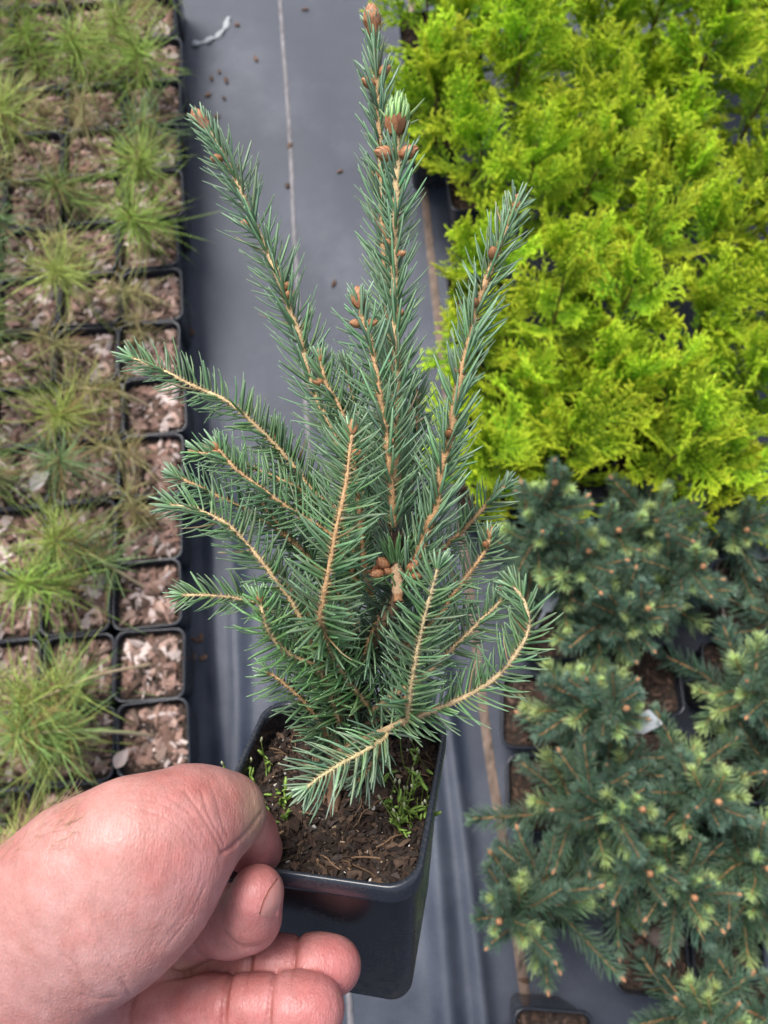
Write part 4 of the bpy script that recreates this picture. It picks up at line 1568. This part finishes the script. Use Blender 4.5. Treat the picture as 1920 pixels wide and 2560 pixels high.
def make_skin():
    m, t, b = mat('skin')
    at = nd(t, 'ShaderNodeVertexColor', layer_name='Col')
    n = noise(t, 130, 5, rough=.6)
    r = ramp(t, n.outputs['Fac'], [(.3, (.88, .86, .84)), (.7, (1.1, 1.12, 1.12))])
    c = mix(t, 1.0, at.outputs['Color'], r.outputs[0], 'MULTIPLY')
    n2 = noise(t, 1500, 3)
    r2 = ramp(t, n2.outputs['Fac'], [(.35, (.93, .91, .9)), (.65, (1.06, 1.06, 1.06))])
    c = mix(t, 1.0, c, r2.outputs[0], 'MULTIPLY')
    nm = noise(t, 75, 4, rough=.6)
    rm_ = ramp(t, nm.outputs['Fac'], [(.3, (1.08, 1.16, 1.2)), (.5, (1, 1, 1)), (.72, (.98, .8, .8))])
    c = mix(t, 1.0, c, rm_.outputs[0], 'MULTIPLY')
    t.links.new(c, b.inputs['Base Color'])
    b.inputs['Roughness'].default_value = .42
    b.inputs['Specular IOR Level'].default_value = .42
    b.inputs['Subsurface Weight'].default_value = .25
    b.inputs['Subsurface Radius'].default_value = (1.0, .35, .2)
    b.inputs['Subsurface Scale'].default_value = .0035
    tc = nd(t, 'ShaderNodeTexCoord')
    v = nd(t, 'ShaderNodeTexVoronoi', feature='DISTANCE_TO_EDGE', Scale=900.0)
    mp = nd(t, 'ShaderNodeMapping')
    mp.inputs['Rotation'].default_value = (.4, .3, .7)
    mp.inputs['Scale'].default_value = (1.0, .45, 1.0)
    t.links.new(tc.outputs['Object'], mp.inputs[0])
    t.links.new(mp.outputs[0], v.inputs['Vector'])
    ch = bump(t, b, v.outputs['Distance'], .4, .0005)
    n3 = nd(t, 'ShaderNodeTexNoise', Scale=260.0, Detail=5.0)
    mp2 = nd(t, 'ShaderNodeMapping')
    mp2.inputs['Rotation'].default_value = (0, 0, .9)
    mp2.inputs['Scale'].default_value = (1.0, .22, 1.0)
    t.links.new(tc.outputs['Object'], mp2.inputs[0])
    t.links.new(mp2.outputs[0], n3.inputs['Vector'])
    bump(t, b, n3.outputs['Fac'], .5, .0009, ch)
    return m


def make_hand():
    hgrid = .00105
    lo = np.array([-.232, .062, .186])
    hi = np.array([.004, .222, .318])
    n = np.ceil((hi - lo) / hgrid).astype(int)
    ax = [(np.arange(k) * hgrid + lo[i]).astype(np.float32) for i, k in enumerate(n)]
    X = ax

    arm = chain(X, [r1(-1250, 2250, .27, 470), r1(-500, 1520, .25, 425), r1(110, 890, .238, 405), r1(420, 660, .232, 395), r1(600, 545, .232, 362)], .012, .62)
    palm = chain(X, [r1(430, 960, .284, 280), r1(640, 1050, .297, 190), r1(740, 1010, .298, 140)], .01, .6)
    palm = smin(palm, chain(X, [r1(420, 1200, .282, 290), r1(640, 1290, .292, 210), r1(740, 1330, .288, 150)], .01, .6), .006)
    pad = chain(X, [r1(655, 1140, .279, 120), r1(722, 1050, .281, 108)], .004)
    thumb = chain(X, [r1(640, 430, .236, 272), r1(800, 345, .242, 222), r1(905, 322, .247, 182), r1(1000, 292, .253, 143)], .008)
    cax = nrm(np.array([.62, .55, .56]))
    dist = chain(X, [r1(1012, 305, .2575, 130), r1(1064, 402, .267, 123), r1(1112, 460, .2735, 109)], .005)
    thumb = smin(thumb, dist, .0012)

    def cr(X_, Y_, z_, dvec, amp, wd):
        return (r1(X_, Y_, z_, 1)[0], nrm(np.array(dvec, float)), amp, wd)
    index = chain(X, [r1(800, 860, .276, 104), r1(915, 780, .271, 116), r1(1000, 765, .264, 134), r1(1072, 745, .2585, 148)], .005,
                  creases=[cr(905, 800, .27, (1, -.4, -.4), .0006, .0012)])
    itip = chain(X, [r1(1092, 725, .2515, 128), r1(1110, 645, .2475, 118)], .004)
    index = smin(index, itip, .0006)
    mid = chain(X, [r1(770, 1040, .281, 98), r1(980, 968, .277, 97), r1(1100, 950, .2745, 99), r1(1190, 946, .272, 106), r1(1290, 953, .2705, 103), r1(1370, 955, .269, 117), r1(1442, 958, .269, 119)], .004,
                creases=[cr(1093, 950, .2745, (1, .05, 0), .0018, .0008), cr(1278, 950, .2705, (1, .1, 0), .0015, .0008)])
    ring = chain(X, [r1(690, 1170, .27, 122), r1(900, 1130, .262, 112), r1(990, 1130, .259, 109), r1(1085, 1132, .257, 117), r1(1178, 1138, .2555, 114), r1(1270, 1142, .254, 134), r1(1352, 1147, .253, 138)], .004,
                 creases=[cr(986, 1130, .259, (1, .08, 0), .0018, .0008), cr(1176, 1138, .2555, (1, .1, 0), .0015, .0008)])
    little = chain(X, [r1(690, 1330, .266, 115), r1(860, 1330, .258, 105), r1(960, 1325, .254, 102), r1(1070, 1306, .25, 107)], .004)
    D = smin(arm, thumb, .010)
    body = smin(D, palm, .0012)
    body = smin(body, pad, .0006)
    body = smin(body, index, .0004)
    fingers = np.minimum(np.minimum(mid, ring), little)
    D = smin(body, fingers, .0008)
    # outside of the sampled block counts as open air, so the forearm is closed where it leaves it
    for s_ in ((0,), (-1,)):
        D[s_[0], :, :] = hgrid
        D[:, s_[0], :] = hgrid
        D[:, :, s_[0]] = hgrid
    V, Q = surface_nets(D.astype(np.float64), lo, hgrid)
    me = bpy.data.meshes.new('hand_base')
    me.from_pydata(V.tolist(), [], Q.tolist())
    tmp = bpy.data.objects.new('hand_base', me)
    COL.objects.link(tmp)
    sm = tmp.modifiers.new('s', 'SMOOTH')
    sm.factor, sm.iterations = .5, 2
    ss = tmp.modifiers.new('d', 'SUBSURF')
    ss.levels = ss.render_levels = 1
    dg = bpy.context.evaluated_depsgraph_get()
    me2 = bpy.data.meshes.new_from_object(tmp.evaluated_get(dg))
    bpy.data.objects.remove(tmp)
    nv = len(me2.vertices)
    co = np.empty(nv * 3, np.float32)
    me2.vertices.foreach_get('co', co)
    co = co.reshape(-1, 3).astype(float)
    no = np.empty(nv * 3, np.float32)
    me2.vertex_normals.foreach_get('vector', no)
    no = no.reshape(-1, 3)
    # skin folds pressed into the surface
    U = ((co[:, 0] / co[:, 2] * F + 960) * 1.728)
    W = ((co[:, 1] / co[:, 2] * F + 1280 - 1860) * 1.728)
    front = no[:, 2] < .1
    folds = [([(962, 470), (1010, 438), (1075, 372), (1128, 300)], .0007, 9),
             ([(905, 160), (938, 250), (955, 320), (985, 400)], .00022, 7), ([(868, 200), (905, 310), (955, 400), (970, 440)], .0003, 7), ([(800, 205), (858, 285), (925, 395), (962, 466)], .00035, 7),
             ([(720, 225), (800, 280), (862, 360), (900, 430)], .00025, 7), ([(620, 285), (720, 322), (820, 400), (880, 480)], .0002, 7), ([(560, 240), (680, 250), (790, 320), (850, 400)], .00018, 7),
             ([(690, 870), (790, 740), (860, 600), (882, 480)], .0002, 6), ([(650, 890), (725, 720), (760, 600), (765, 520)], .00016, 6), ([(720, 880), (830, 730), (890, 600)], .0002, 6),
             ([(270, 915), (330, 960), (365, 1050), (412, 1092)], .0004, 9), ([(422, 600), (410, 740), (452, 860), (545, 1005)], .00035, 9),
             ([(560, 650), (630, 720), (660, 800), (662, 870)], .00012, 12), ([(350, 1085), (420, 1103), (500, 1095)], .0003, 8), ([(470, 960), (520, 1010), (560, 1080)], .0004, 9),
             ([(200, 800), (220, 950), (225, 1100), (240, 1230)], .0002, 9), ([(600, 1140), (700, 1120), (820, 1150)], .0002, 7), ([(1120, 905), (1180, 870), (1225, 800)], .0001, 7)]
    gf = np.random.default_rng(12)
    for i in range(34):                       # fine creases of the thumb ball, following its round edge
        rx, ry = gf.uniform(150, 395), gf.uniform(.95, 1.1)
        a0 = math.radians(gf.uniform(-60, 50))
        a1 = a0 + math.radians(gf.uniform(18, 45))
        folds.append(([(560 + rx * math.cos(a) + gf.normal(0, 5), 610 + rx * ry * math.sin(a) + gf.normal(0, 5)) for a in np.linspace(a0, a1, 5)], gf.uniform(.00004, .00012), 6))
    for i in range(16):                       # and of the wrist
        x0, y0 = gf.uniform(60, 480), gf.uniform(620, 1120)
        folds.append(([(x0 + k * gf.uniform(8, 22), y0 + k * gf.uniform(35, 55)) for k in range(4)], gf.uniform(.00004, .0001), 8))
    disp = np.zeros(nv)
    red = np.zeros(nv)
    for pts, amp, wd in folds:
        P, _ = spline([(x, y, 0) for x, y in pts], 30)
        box = front & (U > P[:, 0].min() - 40) & (U < P[:, 0].max() + 40) & (W > P[:, 1].min() - 40) & (W < P[:, 1].max() + 40)
        k = np.where(box)[0]
        d = np.sqrt(((np.stack([U[k], W[k]], 1)[:, None] - P[None, :, :2]) ** 2).sum(-1)).min(1)
        e = np.exp(-(d / wd) ** 2)
        disp[k] = np.maximum(disp[k], (.75 if P[:, 0].max() < 700 else .9) * amp * e)
        red[k] = np.maximum(red[k], e * min(1, amp / .0004))
    co -= no * disp[:, None]
    # colour of the skin itself: redder finger pads and thumb ball, pale where it is pressed
    base = np.array([.45, .21, .195])
    col = np.tile(base, (nv, 1))

    def blot(X_, Y_, z_, rad, c, w_):
        p = r1(X_, Y_, z_, 1)[0]
        k = w_ * np.exp(-((co - p) ** 2).sum(1) / rad ** 2)[:, None]
        return k, np.array(c)
    pink, rose, pale, yel = (.48, .15, .15), (.43, .168, .158), (.51, .29, .275), (.55, .35, .22)
    for a in [(1442, 958, .262, .011, pink, .75), (1190, 950, .265, .010, pink, .5), (980, 968, .27, .012, rose, .6), (1352, 1147, .245, .012, pink, .7), (1090, 1132, .25, .010, pink, .55), (900, 1130, .255, .012, rose, .6),
              (1100, 630, .243, .010, pink, .65), (1040, 770, .25, .012, rose, .6), (1110, 470, .265, .011, pink, .9), (1040, 490, .262, .008, pink, .7), (1085, 300, .245, .008, yel, .75), (1030, 420, .25, .006, yel, .55), (1120, 390, .255, .006, (.62, .34, .3), .5),
              (700, 1100, .264, .019, rose, .8), (620, 1220, .262, .02, rose, .7), (760, 1180, .262, .014, pink, .4), (900, 700, .262, .014, rose, .7), (800, 935, .272, .006, yel, .7), (690, 1080, .255, .014, rose, .4), (500, 620, .212, .028, pale, .4), (250, 800, .215, .03, pale, .4), (820, 330, .225, .02, pink, .22), (500, 230, .215, .03, (.49, .235, .19), .4),
              (100, 600, .22, .035, (.5, .24, .2), .4), (880, 560, .222, .014, pink, .3), (560, 1060, .235, .01, rose, .4)]:
        k, c = blot(*a)
        col = col * (1 - k) + c * k
    for (X_, Y_, z_, rr_) in [(1093, 950, .266, 1.0), (1278, 950, .262, .8), (986, 1130, .251, 1.0), (1176, 1138, .247, .8), (835, 1000, .275, .5)]:
        p = r1(X_, Y_, z_, 1)[0]
        q = co - p
        k = rr_ * np.exp(-((q[:, 0] - .05 * q[:, 1]) / .0006) ** 2) * np.exp(-(q[:, 1] / .007) ** 4) * np.exp(-(q[:, 2] / .012) ** 2)
        col = col * (1 - k[:, None] * np.array([.3, .45, .5]))
    col = col * (1 - .1 * red[:, None] * np.array([.6, 1, 1.]))
    Wd = c2w(co)
    ctr = c2w(r1(110, 890, .238, 1)[0])
    me2.vertices.foreach_set('co', (Wd - ctr).astype(np.float32).ravel())
    a = me2.color_attributes.new('Col', 'FLOAT_COLOR', 'POINT')
    a.data.foreach_set('color', np.concatenate([col, np.ones((nv, 1))], 1).astype(np.float32).ravel())
    me2.polygons.foreach_set('use_smooth', [True] * len(me2.polygons))
    me2.materials.clear()
    me2.materials.append(make_skin())
    me2.update()
    me2.name = 'hand'
    o = obj('hand', me2)
    o.location = ctr
    tag(o, 'bare hand and forearm, palm up, pinching the black pot rim between thumb and index finger', 'hand')
    return o, co, no, ctr


HAND, hco, hno, hctr = make_hand()


def make_nail():
    """index finger nail, a curved plate bedded in the fingertip; dirt under its free edge"""
    m, t, b = mat('nail')
    b.inputs['Base Color'].default_value = (.44, .2, .175, 1)
    b.inputs['Roughness'].default_value = .25
    b.inputs['Coat Weight'].default_value = .6
    b.inputs['Subsurface Weight'].default_value = .2
    b.inputs['Subsurface Scale'].default_value = .002
    U = (hco[:, 0] / hco[:, 2] * F + 960) * 1.728
    W = (hco[:, 1] / hco[:, 2] * F + 1280 - 1860) * 1.728
    cen, rad = r1(1097, 692, .2515, 126)

    # nail surface follows the fingertip's round cone: free edge is the line e0-e1, plate runs back towards the right
    a, ra = r1(1092, 725, .2515, 128)
    bb, rb = r1(1110, 645, .2475, 118)

    def onfinger(X_, Y_):
        # ray through the pixel, nearest approach placed on the finger's skin
        d = nrm(np.array([(X_ / 1.728 - 960) / F, ((1860 + Y_ / 1.728) - 1280) / F, 1]))
        tt = np.linspace(.22, .30, 900)
        P = d * (tt / d[2])[:, None]
        ab = bb - a
        u = np.clip((P - a) @ ab / (ab @ ab), 0, 1)
        s = np.linalg.norm(P - a - u[:, None] * ab, axis=1) - (ra + (rb - ra) * u)
        k = np.argmax(s < 0) if (s < 0).any() else np.argmin(s)
        c = a + u[k] * ab
        return P[k], nrm(P[k] - c)
    n, mrow = 11, 7
    e0, e1 = np.array([1200., 585.]), np.array([1124., 738.])
    f0, f1 = np.array([1221., 628.]), np.array([1196., 742.])
    mb, dirt = MB(), MB()
    grid = []
    for i in range(n):
        t_ = i / (n - 1)
        bow = math.sin(math.pi * t_)
        for j in range(mrow):
            s = j / (mrow - 1)
            q = (e0 + (e1 - e0) * t_) * (1 - s) + (f0 + (f1 - f0) * t_) * s
            q = q + np.array([-8, -6]) * bow * (1 - s)
            if t_ > .8:
                q = q + np.array([6 * s, 4 * (1 - abs(2 * s - 1))]) * (t_ - .8) * 5
            p, nn = onfinger(*q)
            lift = .00042 * (1 - .5 * s) + .0002 * bow
            grid.append(p + nn * lift)
    G = c2w(np.array(grid)) - hctr
    f = [(i * mrow + j, (i + 1) * mrow + j, (i + 1) * mrow + j + 1, i * mrow + j + 1) for i in range(n - 1) for j in range(mrow - 1)]
    mb.add(G, f)
    # thickness
    low = c2w(np.array([onfinger(*(e0 + (e1 - e0) * i / (n - 1)))[0] for i in range(n)])) - hctr
    edge = np.stack([G.reshape(n, mrow, 3)[:, 0], low], 1).reshape(-1, 3)
    mb.add(edge, [(2 * i, 2 * i + 1, 2 * i + 3, 2 * i + 2) for i in range(n - 1)])
    nail = mb.build('nail', m, HAND)
    pts = []
    for i in range(n):
        t_ = i / (n - 1)
        q = e0 + (e1 - e0) * t_ + np.array([-4, -3]) * (1 + 2.2 * math.sin(math.pi * t_))
        p, nn = onfinger(*q)
        pts.append(p + nn * .0001)
    tube(dirt, c2w(np.array(pts)) - hctr, .00013, 5, (.2, .1, .065))
    dirt.build('nail_dirt', M['chips'], nail)


make_nail()


def arm_hair():
    g = np.random.default_rng(3)
    U = (hco[:, 0] / hco[:, 2] * F + 960) * 1.728
    W = (hco[:, 1] / hco[:, 2] * F + 1280 - 1860) * 1.728
    k = np.where((U > -600) & (U < 330) & (hno[:, 2] < .35) & (hno[:, 1] < -.45) & (W < 900))[0]
    k = g.choice(k, min(len(k), 480), replace=False)
    n = len(k)
    d = hno[k] * .45 + np.array([.75, -.35, .1]) + .25 * g.standard_normal((n, 3))
    P = c2w(hco[k]) - hctr
    D = nrm(d)
    Dw = D[:, 0:1] * RIGHT - D[:, 1:2] * UP + D[:, 2:3] * FWD
    mb = MB()
    V, q, t, c = needle_arrays(P, Dw, .15 * g.standard_normal((n, 3)), .004 + .004 * g.random(n), np.full(n, .0001), np.tile([[.42, .28, .16]], (n, 1)), np.tile([[.6, .45, .28]], (n, 1)),
                               ts=(0, .5, .85), sides=3, flat=1)
    mb.addarr(V, q, t, c)
    mb.build('arm_hair', M['plain'], HAND, kind='stuff')


arm_hair()
